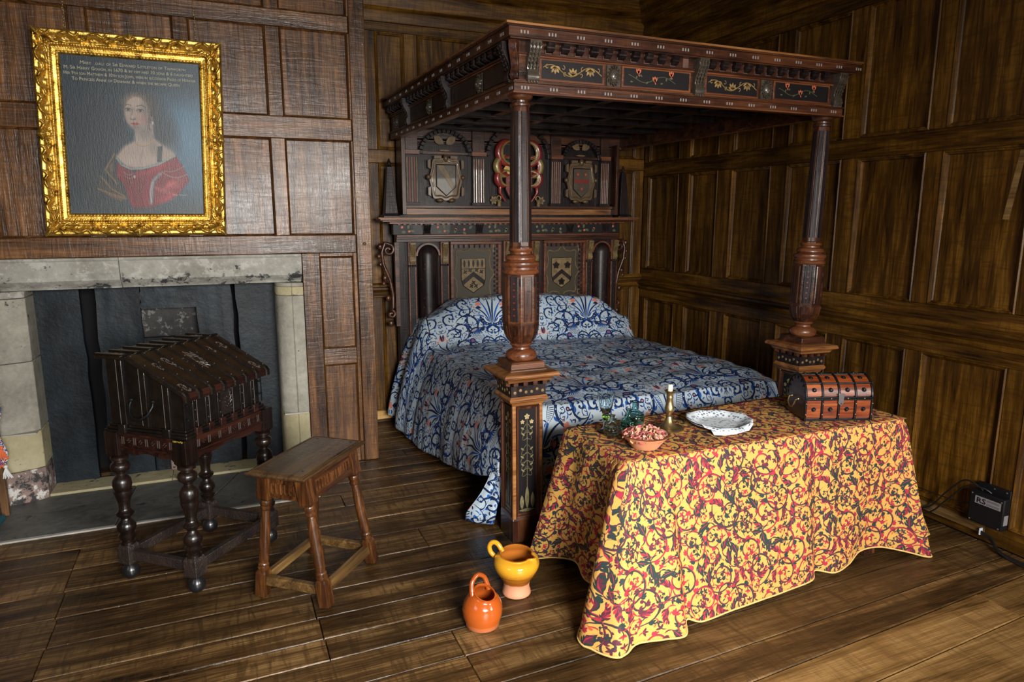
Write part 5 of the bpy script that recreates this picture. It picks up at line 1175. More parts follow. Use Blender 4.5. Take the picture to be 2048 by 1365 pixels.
def fprof(d):   # height of the moulding at distance d from the sight edge
    k = d/FB
    pts = [(0, .010), (.04, .022), (.10, .024), (.13, .014), (.30, .018), (.34, .030), (.40, .033), (.48, .022), (.62, .030), (.78, .048), (.90, .050), (.97, .040), (1., .006)]
    return np.interp(k, [p[0] for p in pts], [p[1] for p in pts])
def orn(side, s, d):
    """carved relief: running foliage in the hollow, gadroons at the sight edge"""
    k = d/FB; h = 0
    if .02 < k < .12: h += .004*max(0, math.sin(2*PI*(s/.016+k*3)))
    if .45 < k < .95:
        y = (k-.70)/.25; w = 1-abs(y)**2
        a = 2*PI*s/.125; stem = math.exp(-((y-.55*math.sin(a))/.20)**2); lv = max(0, math.cos(2*a+3.2*y*(1 if math.sin(a) > 0 else -1)+PI*.3*math.sin(3*a)))**1.5
        h += w*(.011*stem+.012*lv*(.4+.6*abs(math.sin(4*a+9*y))))
    if .30 < k < .42: h += .0015*math.sin(2*PI*s/.012)
    return h
g = MB()
def fstrip(u0, v0, du, dv, iu, iv, L):
    """mitred strip: outer edge starts at u0,v0 runs along (du,dv) for L, inwards (iu,iv)"""
    n, m = int(L/.0042), 40; vs = []
    for j in range(m+1):
        d = FB*j/m; inset = FB-d
        for i in range(n+1):
            s = inset+(L-2*inset)*i/n; h = fprof(d)+orn(0, s, d)
            vs.append(PTm(u0+du*s+iu*inset, v0+dv*s+iv*inset, h))
    g.add(vs, [(j*(n+1)+i, j*(n+1)+i+1, (j+1)*(n+1)+i+1, (j+1)*(n+1)+i) for j in range(m) for i in range(n)])
fstrip(0, 0, 1, 0, 0, 1, PW); fstrip(0, PH, 1, 0, 0, -1, PW); fstrip(0, 0, 0, 1, 1, 0, PH); fstrip(PW, 0, 0, 1, -1, 0, PH)
g.obj('gilt_frame', GILT, pt_, smooth=80)
g = MB(); vs = [PTm(u, v, w) for w in (-.012, .006) for u, v in ((0.004, 0.004), (PW-.004, 0.004), (PW-.004, PH-.004), (0.004, PH-.004))]; g.add(vs, [(0, 1, 2, 3)]+[(i, (i+1) % 4, 4+(i+1) % 4, 4+i) for i in range(4)]); g.obj('frame_back', M['oakA_x'], pt_, smooth=0)
def acorn(g, cu, cv, rot, s, corner=False):
    """shell with scrolls at a corner, pointing outwards along rot"""
    c, sn = math.cos(rot), math.sin(rot)
    def L(a, b, h=0):
        if corner: a, b = a-abs(b)*.85, b*.62
        return PTm(cu+a*c-b*sn, cv+a*sn+b*c, h)
    for k in range(-4, 5):
        a = k*.24; r = s*(.62+.06*math.cos(k*1.6)); g.tube([L(.02*s, 0, .050), L(r*.55*math.cos(a), r*.55*math.sin(a), .060), L(r*math.cos(a), r*math.sin(a), .040)], [s*.02, s*.065, s*.085], 6)
    for sg in (-1, 1):
        sp = [L(s*(.02-.0)+s*.26*(1-t*.75)*math.cos(1.5+t*5.2)*1.0-.10*s, sg*(s*.55+s*.22*(1-t*.75)*math.sin(1.5+t*5.2)), .055) for t in [i/16 for i in range(17)]]
        g.tube(sp, [s*.03+s*.045*(1-abs(2*i/16-1)) for i in range(17)], 7)
        sp = [L(-s*.1*t-s*.05, sg*(s*.85+s*.5*t), .050+.006*math.sin(PI*t)) for t in [i/8 for i in range(9)]]
        g.tube(sp, [s*.075*(1-i/9)+.001 for i in range(9)], 7)
        for k in range(4): g.tube([L(-s*(.04+.05*k), sg*s*(.9+.14*k), .056), L(s*(.05-.04*k), sg*s*(.98+.14*k), .050)], [s*.045, s*.012], 6)
    g.ball(L(-s*.42, 0, .046), s*.11, seg=10, rings=6)
    for k in range(7): g.ball(L(-s*.42+s*.14*math.cos(k*.9), s*.14*math.sin(k*.9), .046), s*.05, seg=6, rings=4)
for cu, cv, a in ((.045, .045, -3*PI/4), (PW-.045, .045, -PI/4), (PW-.045, PH-.045, PI/4), (.045, PH-.045, 3*PI/4)):
    g = MB(); acorn(g, cu, cv, a, .085, True); g.obj('corner_shell', GILT, pt_, smooth=60)
for cu, cv, a in ((PW/2, .040, -PI/2), (PW/2, PH-.040, PI/2), (.040, PH/2, PI), (PW-.040, PH/2, 0)):
    g = MB(); acorn(g, cu, cv, a, .062); g.obj('centre_cartouche', GILT, pt_, smooth=60)
# the painting itself
class Paint:
    def __init__(s, w, h): s.w, s.h = w, h; s.a = np.zeros((h, w, 3), np.float32); s.Y, s.X = np.mgrid[0:h, 0:w].astype(np.float32); s.X = s.X/w*1000; s.Y = (1-s.Y/h)*1176   # paint space: x 0..1000, y 0(top)..1176
    def blend(s, m, col): m = np.clip(m, 0, 1)[..., None]; s.a = s.a*(1-m)+np.array(col, np.float32)*m
    def ell(s, cx, cy, rx, ry, col, al=1., soft=.15, rot=0.):
        c, sn = math.cos(rot), math.sin(rot); dx, dy = s.X-cx, s.Y-cy; u = (dx*c+dy*sn)/rx; v = (-dx*sn+dy*c)/ry; r = np.sqrt(u*u+v*v)
        s.blend(al*np.clip((1+soft-r)/(2*soft+1e-6), 0, 1), col)
    def poly(s, pts, col, al=1., soft=6.):
        ins = np.zeros_like(s.X, bool); d = np.full_like(s.X, 1e9); n = len(pts)
        for i in range(n):
            (x0, y0), (x1, y1) = pts[i], pts[(i+1) % n]; dx, dy = x1-x0, y1-y0
            if y0 != y1: ins ^= ((y0 > s.Y) != (y1 > s.Y)) & (s.X < (x1-x0)*(s.Y-y0)/(y1-y0)+x0)
            t = np.clip(((s.X-x0)*dx+(s.Y-y0)*dy)/(dx*dx+dy*dy+1e-6), 0, 1); d = np.minimum(d, np.hypot(s.X-x0-t*dx, s.Y-y0-t*dy))
        s.blend(al*np.clip(.5+np.where(ins, d, -d)/(2*soft), 0, 1), col)
    def line(s, pts, r, col, al=1., soft=1.5):
        d = np.full_like(s.X, 1e9)
        for i in range(len(pts)-1):
            (x0, y0), (x1, y1) = pts[i], pts[i+1]; dx, dy = x1-x0, y1-y0
            t = np.clip(((s.X-x0)*dx+(s.Y-y0)*dy)/(dx*dx+dy*dy+1e-6), 0, 1); d = np.minimum(d, np.hypot(s.X-x0-t*dx, s.Y-y0-t*dy))
        s.blend(al*np.clip(.5+(r-d)/(2*soft), 0, 1), col)
P = Paint(700, 824); R = np.random.RandomState(2)
K = lambda x, y: ((x+273-88*(y+160)/1450)/1240*1000, (y+160)/1450*1176)   # measured sheet positions
E_ = lambda x, y, rx, ry, col, al=1., soft=.15, rot=0.: P.ell(*K(x, y), rx*.806, ry*.811, col, al, soft, rot)
PL = lambda pts, col, al=1., soft=6.: P.poly([K(*p) for p in pts], col, al, soft)
LN = lambda pts, r, col, al=1., soft=1.5: P.line([K(*p) for p in pts], r*.806, col, al, soft)
P.a[:] = (.085, .165, .225); E_(900, 520, 330, 560, (.30, .44, .53), .85, .8); E_(0, 700, 330, 600, (.05, .085, .115), .85, .6); E_(500, 0, 800, 180, (.10, .14, .165), .7, .7)  # daylight haze put into the ground colour: bluer, and paler at right
E_(420, 1400, 900, 330, (.17, .20, .21), .8, .3); E_(60, 1050, 120, 420, (.12, .14, .15), .8, .5, -.5)
E_(640, 480, 120, 230, (.13, .17, .19), .85, .5, -.25); E_(420, 270, 165, 150, (.23, .215, .20), .85, .35); E_(520, 340, 70, 160, (.19, .18, .17), .8, .4); E_(600, 560, 70, 170, (.12, .15, .17), .7, .5, -.3); E_(270, 640, 60, 110, (.12, .15, .17), .7, .5, .5)
SK = (.56, .50, .46); SH = (.36, .34, .33)
PL([(385, 430), (545, 400), (560, 560), (640, 620), (760, 700), (745, 740), (600, 800), (450, 850), (330, 850), (240, 780), (215, 740), (290, 640), (380, 590)], SK, 1, 14)
E_(480, 520, 60, 60, SH, .6, .6); E_(440, 760, 12, 60, SH, .5, .8, .2); E_(350, 790, 90, 50, (.62, .56, .52), .5, .7); E_(510, 780, 90, 50, (.60, .55, .51), .5, .7); E_(690, 680, 60, 60, (.50, .46, .44), .5, .7); E_(560, 640, 40, 60, SH, .5, .8)
E_(400, 335, 112, 158, SK, 1, .10, -.06); E_(375, 230, 80, 60, (.62, .56, .51), .6, .6); E_(485, 350, 34, 140, SH, .75, .6, -.1); E_(400, 470, 80, 34, SH, .5, .6); E_(455, 385, 46, 40, (.58, .40, .37), .6, .8); E_(320, 395, 30, 30, (.56, .42, .39), .4, .8)
for ex, ey, w in ((320, 303, 30), (430, 308, 34)):
    E_(ex, ey, w+6, 20, (.42, .38, .36), .7, .6); E_(ex, ey+2, w, 11, (.50, .47, .45), .8, .4); E_(ex+2, ey+1, 11, 11, (.13, .13, .14), 1, .2); LN([(ex-w, ey+2), (ex-w*.4, ey-11), (ex+w*.4, ey-11), (ex+w, ey+1)], 3, (.18, .14, .13)); LN([(ex-w+4, ey+10), (ex, ey+16), (ex+w-4, ey+9)], 2, (.40, .32, .30), .7)
LN([(292, 268), (318, 257), (345, 266)], 4, (.27, .22, .19), .8, 3); LN([(395, 270), (440, 258), (478, 276)], 4, (.27, .22, .19), .8, 3)
LN([(368, 290), (352, 350), (344, 378)], 5, SH, .7, 5); E_(366, 386, 26, 14, SH, .8, .5); E_(358, 376, 14, 16, (.66, .60, .56), .7, .7); LN([(348, 392), (366, 396), (386, 390)], 3, (.26, .19, .18), .8, 2)
PL([(345, 430), (370, 418), (385, 422), (402, 418), (425, 432), (385, 452)], (.56, .25, .24), .95, 4); LN([(345, 431), (385, 433), (425, 432)], 2, (.28, .12, .12)); E_(385, 462, 26, 8, SH, .6, .7)
for i in range(34):
    a = -2.9+i*.085; x = 400+118*math.cos(a); y = 300+158*math.sin(a)*.95; LN([(x, y), (x+8*math.sin(i), y+16), (x+4*math.cos(i*2), y+30)], 3.5, ((.42, .33, .24), (.30, .25, .21))[i % 2], .55, 3)
for i in range(16): LN([(505+6*math.sin(i), 230+i*16), (520+10*math.cos(i*1.7), 245+i*16)], 5, ((.36, .29, .22), (.20, .18, .17))[i % 2], .6, 4)
E_(545, 418, 8, 16, (.62, .64, .62), .9, .3); E_(535, 375, 10, 18, (.48, .40, .38), .8, .4)
for i in range(19): t = i/18; E_(375+185*t, 607+45*math.sin(PI*t*.8)-55*t*t, 8, 8, (.50, .42, .32), .95, .3); E_(373+185*t, 605+45*math.sin(PI*t*.8)-55*t*t, 3, 3, (.72, .66, .55), .8, .4)
for sx in ((600, 625, 590, 640), ): PL([(592, 640), (640, 628), (632, 780), (590, 785)], (.13, .17, .18), .9, 6)
DR = (.42, .10, .135)
PL([(225, 800), (330, 870), (450, 862), (600, 820), (765, 725), (820, 800), (880, 910), (895, 960), (800, 1090), (690, 1160), (560, 1215), (380, 1225), (350, 1190), (290, 1010), (220, 930)], DR, 1, 8)
PL([(205, 700), (130, 830), (115, 880), (170, 960), (60, 940), (50, 1060), (110, 1080), (250, 1165), (315, 1130), (300, 1090), (240, 1000), (205, 900)], (.17, .15, .13), .95, 8)
for a, b, c_ in (((200, 720), (120, 870), (230, 1000)), ((80, 930), (180, 1050), (300, 1120)), ((60, 1050), (170, 1095), (310, 1140))): LN([a, b, c_], 7, (.42, .34, .22), .85, 5)
PL([(90, 1060), (160, 1080), (310, 1130), (260, 1165), (150, 1110)], (.38, .29, .19), .8, 8); PL([(150, 830), (185, 800), (195, 870), (165, 900)], (.33, .28, .20), .8, 8)
for x, y, rx, ry, c_, al, rt in ((450, 900, 60, 20, (.55, .20, .23), .7, -.2), (590, 840, 90, 26, (.56, .20, .22), .7, -.45), (430, 1060, 60, 140, (.34, .07, .10), .8, .1), (520, 1130, 50, 90, (.46, .13, .17), .7, 0), (740, 1000, 90, 34, (.66, .34, .33), .9, -.35), (660, 1060, 90, 18, (.62, .36, .35), .8, .35), (700, 1130, 80, 26, (.58, .24, .26), .8, -.5), (830, 960, 50, 40, (.38, .08, .11), .8, -.3), (790, 880, 60, 20, (.36, .08, .11), .7, .5), (330, 960, 40, 90, (.32, .06, .09), .8, .2), (640, 980, 30, 60, (.36, .08, .11), .7, .2)):
    E_(x, y, rx, ry, c_, al, .7, rt)
for i in range(9): LN([(590+i*4, 1170-i*12), (700+i*14, 1080-i*16), (800+i*9, 1010-i*10)], 4, ((.60, .33, .33), (.32, .06, .09))[i % 2], .45, 5)
LN([(220, 760), (260, 820), (350, 858), (450, 852), (600, 810), (755, 722)], 7, (.46, .52, .52), .9, 4); LN([(220, 768), (265, 832), (350, 868), (455, 862)], 3, (.20, .24, .25), .8, 3)
LN([(620, 900), (560, 960), (545, 1040), (540, 1180)], 15, (.42, .47, .49), .85, 6); LN([(610, 915), (570, 1000), (560, 1190)], 5, (.22, .27, .30), .8, 4); LN([(545, 980), (530, 1080), (545, 1170)], 5, (.60, .62, .62), .7, 4)
for i in range(14): t = i/13; E_(640+230*t, 880+40*math.sin(PI*t)+20*t, 8, 8, (.46, .42, .42), .85, .4); E_(660+180*t, 870-50*t*t+10*math.sin(PI*t), 7, 7, (.44, .40, .40), .8, .4)
for i in range(9): t = i/8; E_(290+90*t, 890+24*math.sin(PI*t), 6, 6, (.42, .40, .41), .8, .4); E_(295+90*t, 915+34*math.sin(PI*t), 6, 6, (.42, .40, .41), .7, .4)
PL([(372, 865), (392, 865), (388, 905), (376, 905)], (.10, .13, .14), .9, 4); E_(384, 930, 10, 15, (.58, .58, .56), .9, .4)
nz = R.rand(824, 700).astype(np.float32); nz = (nz+np.roll(nz, 1, 0)+np.roll(nz, 2, 0)+np.roll(nz, 1, 1))/4; P.a *= (.93+.14*nz)[..., None]
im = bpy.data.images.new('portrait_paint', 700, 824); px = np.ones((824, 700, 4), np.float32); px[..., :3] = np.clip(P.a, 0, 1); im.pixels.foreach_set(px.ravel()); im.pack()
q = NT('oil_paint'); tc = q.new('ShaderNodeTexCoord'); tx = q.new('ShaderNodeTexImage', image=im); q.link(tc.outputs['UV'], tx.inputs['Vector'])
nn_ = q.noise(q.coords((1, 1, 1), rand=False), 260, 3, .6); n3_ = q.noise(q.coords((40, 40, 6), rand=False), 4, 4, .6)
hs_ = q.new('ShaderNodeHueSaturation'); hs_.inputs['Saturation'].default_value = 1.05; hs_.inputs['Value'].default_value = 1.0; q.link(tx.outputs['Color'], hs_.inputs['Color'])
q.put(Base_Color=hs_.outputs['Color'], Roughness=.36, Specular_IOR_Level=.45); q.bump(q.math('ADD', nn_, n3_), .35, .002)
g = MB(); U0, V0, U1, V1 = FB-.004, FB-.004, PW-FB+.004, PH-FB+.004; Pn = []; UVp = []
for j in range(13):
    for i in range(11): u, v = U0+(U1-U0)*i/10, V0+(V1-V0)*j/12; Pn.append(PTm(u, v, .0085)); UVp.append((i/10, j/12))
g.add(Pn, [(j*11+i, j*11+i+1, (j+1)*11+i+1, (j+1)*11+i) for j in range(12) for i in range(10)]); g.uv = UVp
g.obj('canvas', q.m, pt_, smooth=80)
LET = plain('pale_lettering', (.42, .40, .27), .6)
def text(body, size, mat, parent, M4, name='lettering', ext=.0003, smallcaps=True, align='LEFT', width=None, bold=0.):
    cu = bpy.data.curves.new(name, 'FONT'); cu.body = body; cu.size = size; cu.extrude = ext; cu.align_x = align; cu.offset = bold; cu.small_caps_scale = .72; cu.resolution_u = 2
    if smallcaps:
        for i, ch in enumerate(body):
            if ch.islower(): cu.body_format[i].use_small_caps = True
    o = bpy.data.objects.new(name, cu); COL.objects.link(o); bpy.context.view_layer.update()
    if width: w = o.dimensions.x; k = width/w if w > 0 else 1
    else: k = 1
    dg = bpy.context.evaluated_depsgraph_get(); me = bpy.data.meshes.new_from_object(o.evaluated_get(dg)); bpy.data.objects.remove(o)
    me.transform(M4 @ Matrix.Diagonal((k, 1, 1, 1))); me.materials.clear(); me.materials.append(mat)
    m = bpy.data.objects.new(name, me); COL.objects.link(m); m.parent = parent; return m
ln = [('Mary   dau: of Sir Edward Littleton of Tamworth', .085, .49, .793), ('M. Sir Harry Gough, in 1670 & by him had 10 sons & 6 daughters', .012, .60, .766), ('Her 9th son Matthew & 10th son John, were in succession Pages of Honour', .010, .615, .739), ('To Princess Anne of Denmark & when she became Queen', .045, .50, .712)]
for s_, u_, w_, v_ in ln:
    text(s_, .024, LET, pt_, PM @ Matrix.Translation((FB+u_, FB-.035+v_, .0092)), 'inscription', width=w_)
text('Mary Gough', .010, LET, pt_, PM @ Matrix.Translation((FB+.49, FB+.10, .0092)), 'inscription', width=.07)
# picture chains
for u_ in (.145, .755):
    ch = thing('picture_chain', 'brass chain holding the %s side of the gilt framed portrait' % ('left' if u_ < .4 else 'right'), 'chain', (0, 0, 0), group=None)
    p0 = PTm(u_, PH-.03, .012); n = 34; L = MB()
    lk = None
    for i in range(n):
        z = p0.z+.014+.0205*i; y = min(YF-.012, p0.y+(.0022*i)+.02)
        if z > 3.19: break
        if lk is None:
            g = MB(); g.tube([(.0035*math.cos(t*PI/4), 0, .010*math.sin(t*PI/4)) for t in range(9)], .0013, 5, False); lk = g.obj('link', BR, ch, smooth=80); d = lk
        else: d = dup(lk, ch)
        d.location = (p0.x, y, z); d.rotation_euler = (0, 0, (i % 2)*PI/2)

# ------------------------------------------------------------------ desk box on turned stand
A48 = math.atan2(.366, .322)
sd = thing('desk_stand', 'near-black turned oak stand with carved apron and ball feet before the fireplace', 'stand', (-.163, 3.350, 0), A48)
HX, HYY = .243, .182
turn = [(.030, .165), (.030, .175), (.024, .180), (.034, .195), (.036, .205), (.028, .213), (.030, .22), (.038, .232), (.039, .247), (.030, .262), (.020, .272), (.019, .280), (.028, .288), (.036, .296), (.036, .304), (.026, .312), (.022, .322), (.024, .345), (.032, .375), (.037, .392), (.037, .400), (.031, .403), (.036, .408), (.039, .425), (.037, .445), (.028, .458), (.018, .466), (.018, .474), (.026, .480), (.037, .490), (.040, .503), (.037, .515), (.024, .524), (.024, .530), (.036, .536), (.036, .545), (.030, .550)]; turn = [(r, .165+(z-.165)*1.062) for r, z in turn]
WORN = NT('worn_black_oak'); v = WORN.coords((1, 1, 1)); a = WORN.noise(v, 9, 5, .7); b = WORN.noise(v, 70, 4, .7)
WORN.put(Base_Color=WORN.ramp(a, [(.35, (.010, .008, .008)), (.6, (.030, .018, .014))]), Roughness=.42, Coat_Weight=.25); WORN.bump(WORN.math('ADD', a, b), .7, .010); WORN = WORN.m
for sx in (-1, 1):
    for sy in (-1, 1):
        g = MB(); g.lathe((sx*HX, sy*HYY), turn, 24); L = g.obj('leg', M['desk_z'] if True else WORN, sd, smooth=45)
        g = MB(); c = (sx*HX, sy*HYY); g.stack(c, [(.024, .070), (.033, .082), (.033, .150), (.024, .166)], 4); g.obj('leg_block', WORN, L, .002, smooth=0)
        MB().lathe(c, [(.001, .001), (.020, .003), (.034, .016), (.037, .034), (.033, .052), (.022, .066), (.018, .072)], 24).obj('ball_foot', plain('black_ball', (.008, .008, .009), .3, coat=.4) if 'black_ball' not in bpy.data.materials else bpy.data.materials['black_ball'], L, smooth=60)
        MB().stack(c, [(.026, .572), (.034, .586), (.034, .688)], 4).obj('post_block', M['desk_z'], L, .002, smooth=0)
for sx in (-1, 1): Bx('stretcher', WORN, sx*HX-.014, sx*HX+.014, -HYY+.03, HYY-.03, .095, .140, sd)
for sy in (-1, 1): Bx('stretcher', WORN, -HX+.03, HX-.03, sy*HYY-.014, sy*HYY+.014, .095, .140, sd)
REDD = wood('desk_reddish', (.005, .002, .0012), (.019, .006, .004), (.042, .013, .007), axis='x', rough=.30, coat=.2, var=.05)
def apron(axis, s, L):
    f = (lambda u, v, z: (u, s*(HYY+.020)-s*v, z)) if axis == 'x' else (lambda u, v, z: (s*(HX+.020)-s*v, u, z))
    n = 24; top, vs = .688, []
    pr_ = [(-L+2*L*i/n) for i in range(n+1)]; bot = [.599+.020*sm(.75, 1., abs(u)/L)*-1.2+.006*math.cos(abs(u)/L*PI*2) for u in pr_]
    for v in (0, .022):
        for u, b in zip(pr_, bot): vs += [f(u, v, b), f(u, v, top)]
    m = 2*(n+1); F = [(2*i, 2*i+2, 2*i+3, 2*i+1) for i in range(n)] + [(m+2*i, m+2*i+1, m+2*i+3, m+2*i+2) for i in range(n)] + [(2*i, m+2*i, m+2*i+2, 2*i+2) for i in range(n)] + [(2*i+1, 2*i+3, m+2*i+3, m+2*i+1) for i in range(n)]
    MB().add(vs, F).obj('apron', REDD, sd, smooth=0)
    for z0, z1, o in ((.679, .688, .006), (.620, .627, .005)):
        q_ = [f(u, v, z) for z in (z0, z1) for v in (-o, .005) for u in (-L, L)]; MB().add(q_, [(0, 2, 3, 1), (4, 5, 7, 6), (0, 1, 5, 4), (2, 6, 7, 3), (0, 4, 6, 2), (1, 3, 7, 5)]).obj('bead', REDD, sd, .001)
    k = 7 if axis == 'x' else 5
    for i in range(k):
        u = -L+.02+(2*L-.04)*i/(k-1)
        for du in (-.005, .005):
            q_ = [f(u+du+e, v, z) for z in (.638, .670) for v in (-.0015, .003) for e in (-.0018, .0018)]; MB().add(q_, [(0, 2, 3, 1), (4, 5, 7, 6), (0, 1, 5, 4), (2, 6, 7, 3), (0, 4, 6, 2), (1, 3, 7, 5)]).obj('flute', plain('worn_edge', (.075, .058, .050), .4) if 'worn_edge' not in bpy.data.materials else bpy.data.materials['worn_edge'], sd, smooth=0)
        if i < k-1:
            uu = u+(2*L-.04)/(k-1)/2; c = f(uu, -.001, .654)
            g = MB()
            for j in range(4): g.ball((c[0]+(.007*math.cos(j*PI/2) if axis == 'x' else 0), c[1]+(.007*math.cos(j*PI/2) if axis == 'y' else 0), c[2]+.007*math.sin(j*PI/2)), .0038, seg=6, rings=4)
            g.obj('rosette', REDD, sd)
for s in (-1, 1): apron('x', s, HX-.034); apron('y', s, HYY-.034)
text('1683 9x920', .011, plain('yellow_numerals', (.40, .28, .04), .6), sd, TR((-HX-.0345, -HYY+.028, .679), (0, -1, 0), (0, 0, 1)), 'inventory_number', smallcaps=False, width=.05)
# the writing box
bx = thing('writing_box', 'black iron-banded writing box with sloping strapped lid, resting on the turned stand', 'box', (-.174, 3.338, .690), A48+math.radians(1.5))
BW, BD = .250, .205; D_ = .060
LEA = NT('black_leather'); v = LEA.coords((1, 1, 1)); a = LEA.noise(v, 14, 5, .65); b = LEA.noise(v, 120, 3, .6)
LEA.put(Base_Color=LEA.ramp(a, [(.35, (.003, .0025, .002)), (.65, (.010, .006, .004))]), Roughness=.30, Coat_Weight=.15); LEA.bump(LEA.math('ADD', a, b), .35, .004); LEA = LEA.m
LID = NT('brown_leather'); v = LID.coords((1, 1, 1)); a = LID.noise(v, 10, 5, .65); b = LID.noise(v, 130, 3, .6)
LID.put(Base_Color=LID.ramp(a, [(.35, (.005, .0035, .002)), (.65, (.019, .011, .006))]), Roughness=.32, Coat_Weight=.15); LID.bump(LID.math('ADD', a, b), .3, .003); LID = LID.m
WE = bpy.data.materials['worn_edge']
# side profile in (y,z): y=-BD low front, y=+BD high back
zf, zr, yr = .190, .330, .055
g = MB(); prof = [(-BD+.012, .03), (-BD+.012, zf-.010), (yr, zr-.012), (BD-.012, zr-.008), (BD-.012, .03)]
g.add([(x, y, z) for x in (-BW+.012, BW-.012) for y, z in prof], [(4, 3, 2, 1, 0), (5, 6, 7, 8, 9)] + [(i, (i+1) % 5, 5+(i+1) % 5, 5+i) for i in range(5)]); g.obj('box_body', LEA, bx, .003, smooth=0)
MB().stack((0, 0), [(1, 0), (1, .001)], 4, closed=True) if False else None
g = MB()
for a0, z0, z1 in ((.008, .0, .012), (.002, .012, .024), (-.006, .024, .034)):
    g.box(-BW-a0, BW+a0, -BD-a0, BD+a0, z0, z1)
g.obj('base_moulding', LEA, bx, .002)
def onlid(u, s, h):   # u along x, s 0..1 down the slope from ridge to front, h height over surface
    dy, dz = -BD-.018-yr, zf-zr; L = math.hypot(dy, dz); nx, nz = dz/L, -dy/L
    return (u, yr+dy*s+nx*h*-1*-1, zr+dz*s+nz*h)
g = MB()
vs = [onlid(x, s, h) for h in (-.010, .008) for s in (0, 1) for x in (-BW-.016, BW+.016)]; g.add(vs, [(0, 1, 3, 2), (4, 6, 7, 5), (0, 4, 5, 1), (2, 3, 7, 6), (0, 2, 6, 4), (1, 5, 7, 3)]); lid = g.obj('sloping_lid', LID, bx, .002, smooth=0)
g = MB(); g.box(-BW-.014, BW+.014, yr, BD+.016, zr-.012, zr+.005); top = g.obj('fixed_top', LID, bx, .002)
# front lip of the lid
vs = [onlid(x, 1, .008) for x in (-BW-.016, BW+.016)]; zl = vs[0][2]; yl = vs[0][1]
Bx('lid_lip', REDD, -BW-.016, BW+.016, yl-.004, yl+.010, zl-.036, zl, bx, .002)
ns = 8; xs = [-BW-.008+(2*BW+.016)*i/(ns-1) for i in range(ns)]
for x in xs:
    w = .013
    def strap(pts, name='strap'):
        vs = []
        for p, nrm in pts:
            p, nrm = Vector(p), Vector(nrm); vs += [p+Vector((-w, 0, 0)), p+Vector((-w*.7, 0, 0))+nrm*.007, p+Vector((w*.7, 0, 0))+nrm*.007, p+Vector((w, 0, 0))]
        n = len(pts); MB().add(vs, [(j*4+k, j*4+k+1, j*4+5+k, j*4+4+k) for j in range(n-1) for k in range(3)] + [(0, 1, 2, 3), (4*n-1, 4*n-2, 4*n-3, 4*n-4)]).obj(name, LEA, bx, smooth=0)
    nr = Vector(onlid(0, .5, 1))-Vector(onlid(0, .5, 0))
    strap([(onlid(x, .02, .008), nr), (onlid(x, .5, .008), nr), (onlid(x, .985, .008), nr), ((x, yl-.006, zl-.008), (0, -1, 0)), ((x, yl-.006, zl-.034), (0, -1, 0))])
    strap([((x, yr+.006, zr+.005), (0, 0, 1)), ((x, BD+.010, zr+.005), (0, 0, 1))])
    for s in (.05, .3, .62, .93): MB().ball(onlid(x, s, .016), .0026, seg=6, rings=4).obj('nail', WE, bx)
    # hinge knuckle at the ridge
    MB().tube([(x-.018, yr, zr+.010), (x+.018, yr, zr+.010)], .006, 8).obj('hinge', M['iron'], bx)
    MB().tube([(x-.03, yr+.004, zr+.0085), (x-.008, yr+.002, zr+.0125), (x+.014, yr+.004, zr+.0085)], .0016, 5).obj('hinge_edge', WE, bx)
def cutmark(u, s, ru, rs, n, name='tooled_ornament'):
    g = MB()
    for j in range(n):
        t = j/n; a = t*2*PI*3.0; r = .25+.7*((j*7) % n)/n
        c = Vector(onlid(u+ru*r*math.cos(a), s+rs*r*math.sin(a), .0095)); d = Vector(onlid(u+ru*(r*math.cos(a)+.22*math.cos(a+1.7)), s+rs*(r*math.sin(a)+.22*math.sin(a+1.7)), .0095)); e = Vector(onlid(u+ru*(r*math.cos(a)+.3*math.cos(a+.6)), s+rs*(r*math.sin(a)+.3*math.sin(a+.6)), .0085))
        g.tube([c, d, e], .0018, 5)
    g.obj(name, WE, bx)
cutmark(0, .42, .055, .20, 46)
for u, s in ((-.20, .36), (-.135, .30), (-.115, .48), (.13, .28), (.215, .25), (-.225, .88), (.225, .86)): cutmark(u, s, .018, .105, 13)
g = MB()
for u, y in ((-.232, .14), (.232, .14)):
    for j in range(8): g.tube([(u+.012*math.cos(j), y+.03*math.sin(j*.8), zr+.0065), (u+.006*math.cos(j+1), y+.02*math.sin(j*.8+.5), zr+.0075)], .0016, 5)
g.obj('tooled_ornament', WE, bx)
# straps and strips on the upright faces
for x in xs[1:-1] if True else xs:
    Bx('upright_strap', LEA, x-.011, x+.011, -BD+.004, -BD+.013, .034, zf-.012, bx, .002)
    Bx('base_clasp', REDD, x-.016, x+.016, -BD-.012, -BD+.004, .002, .038, bx, .002)
    MB().tube([(x+.013, -BD+.006, .036), (x+.013, -BD+.006, zf-.02)], .0014, 5).obj('worn_rib', WE, bx)
    for z in (.06, .11, .15): MB().ball((x, -BD+.003, z), .0025, seg=6, rings=4).obj('nail', WE, bx)
for y in (-.115, -.0, .115):
    zt = np.interp(y, [-BD, yr, BD], [zf, zr, zr])-.016
    Bx('upright_strap', LEA, -BW+.003, -BW+.013, y-.014, y+.014, .034, zt, bx, .002); Bx('upright_strap', LEA, BW-.013, BW-.003, y-.014, y+.014, .034, zt, bx, .002)
    if abs(y) > .05: Bx('base_clasp', LEA, -BW-.014, -BW+.002, y-.018, y+.018, .0, .040, bx, .002)
    MB().tube([(-BW+.005, y+.016, .038), (-BW+.005, y+.016, zt)], .0014, 5).obj('worn_rib', WE, bx)
for (x, y) in ((-BW+.004, -BD+.004), (BW-.004, -BD+.004)): MB().tube([(x, y, .036), (x, y, zf-.02)], .003, 6).obj('corner_iron', M['iron'], bx)
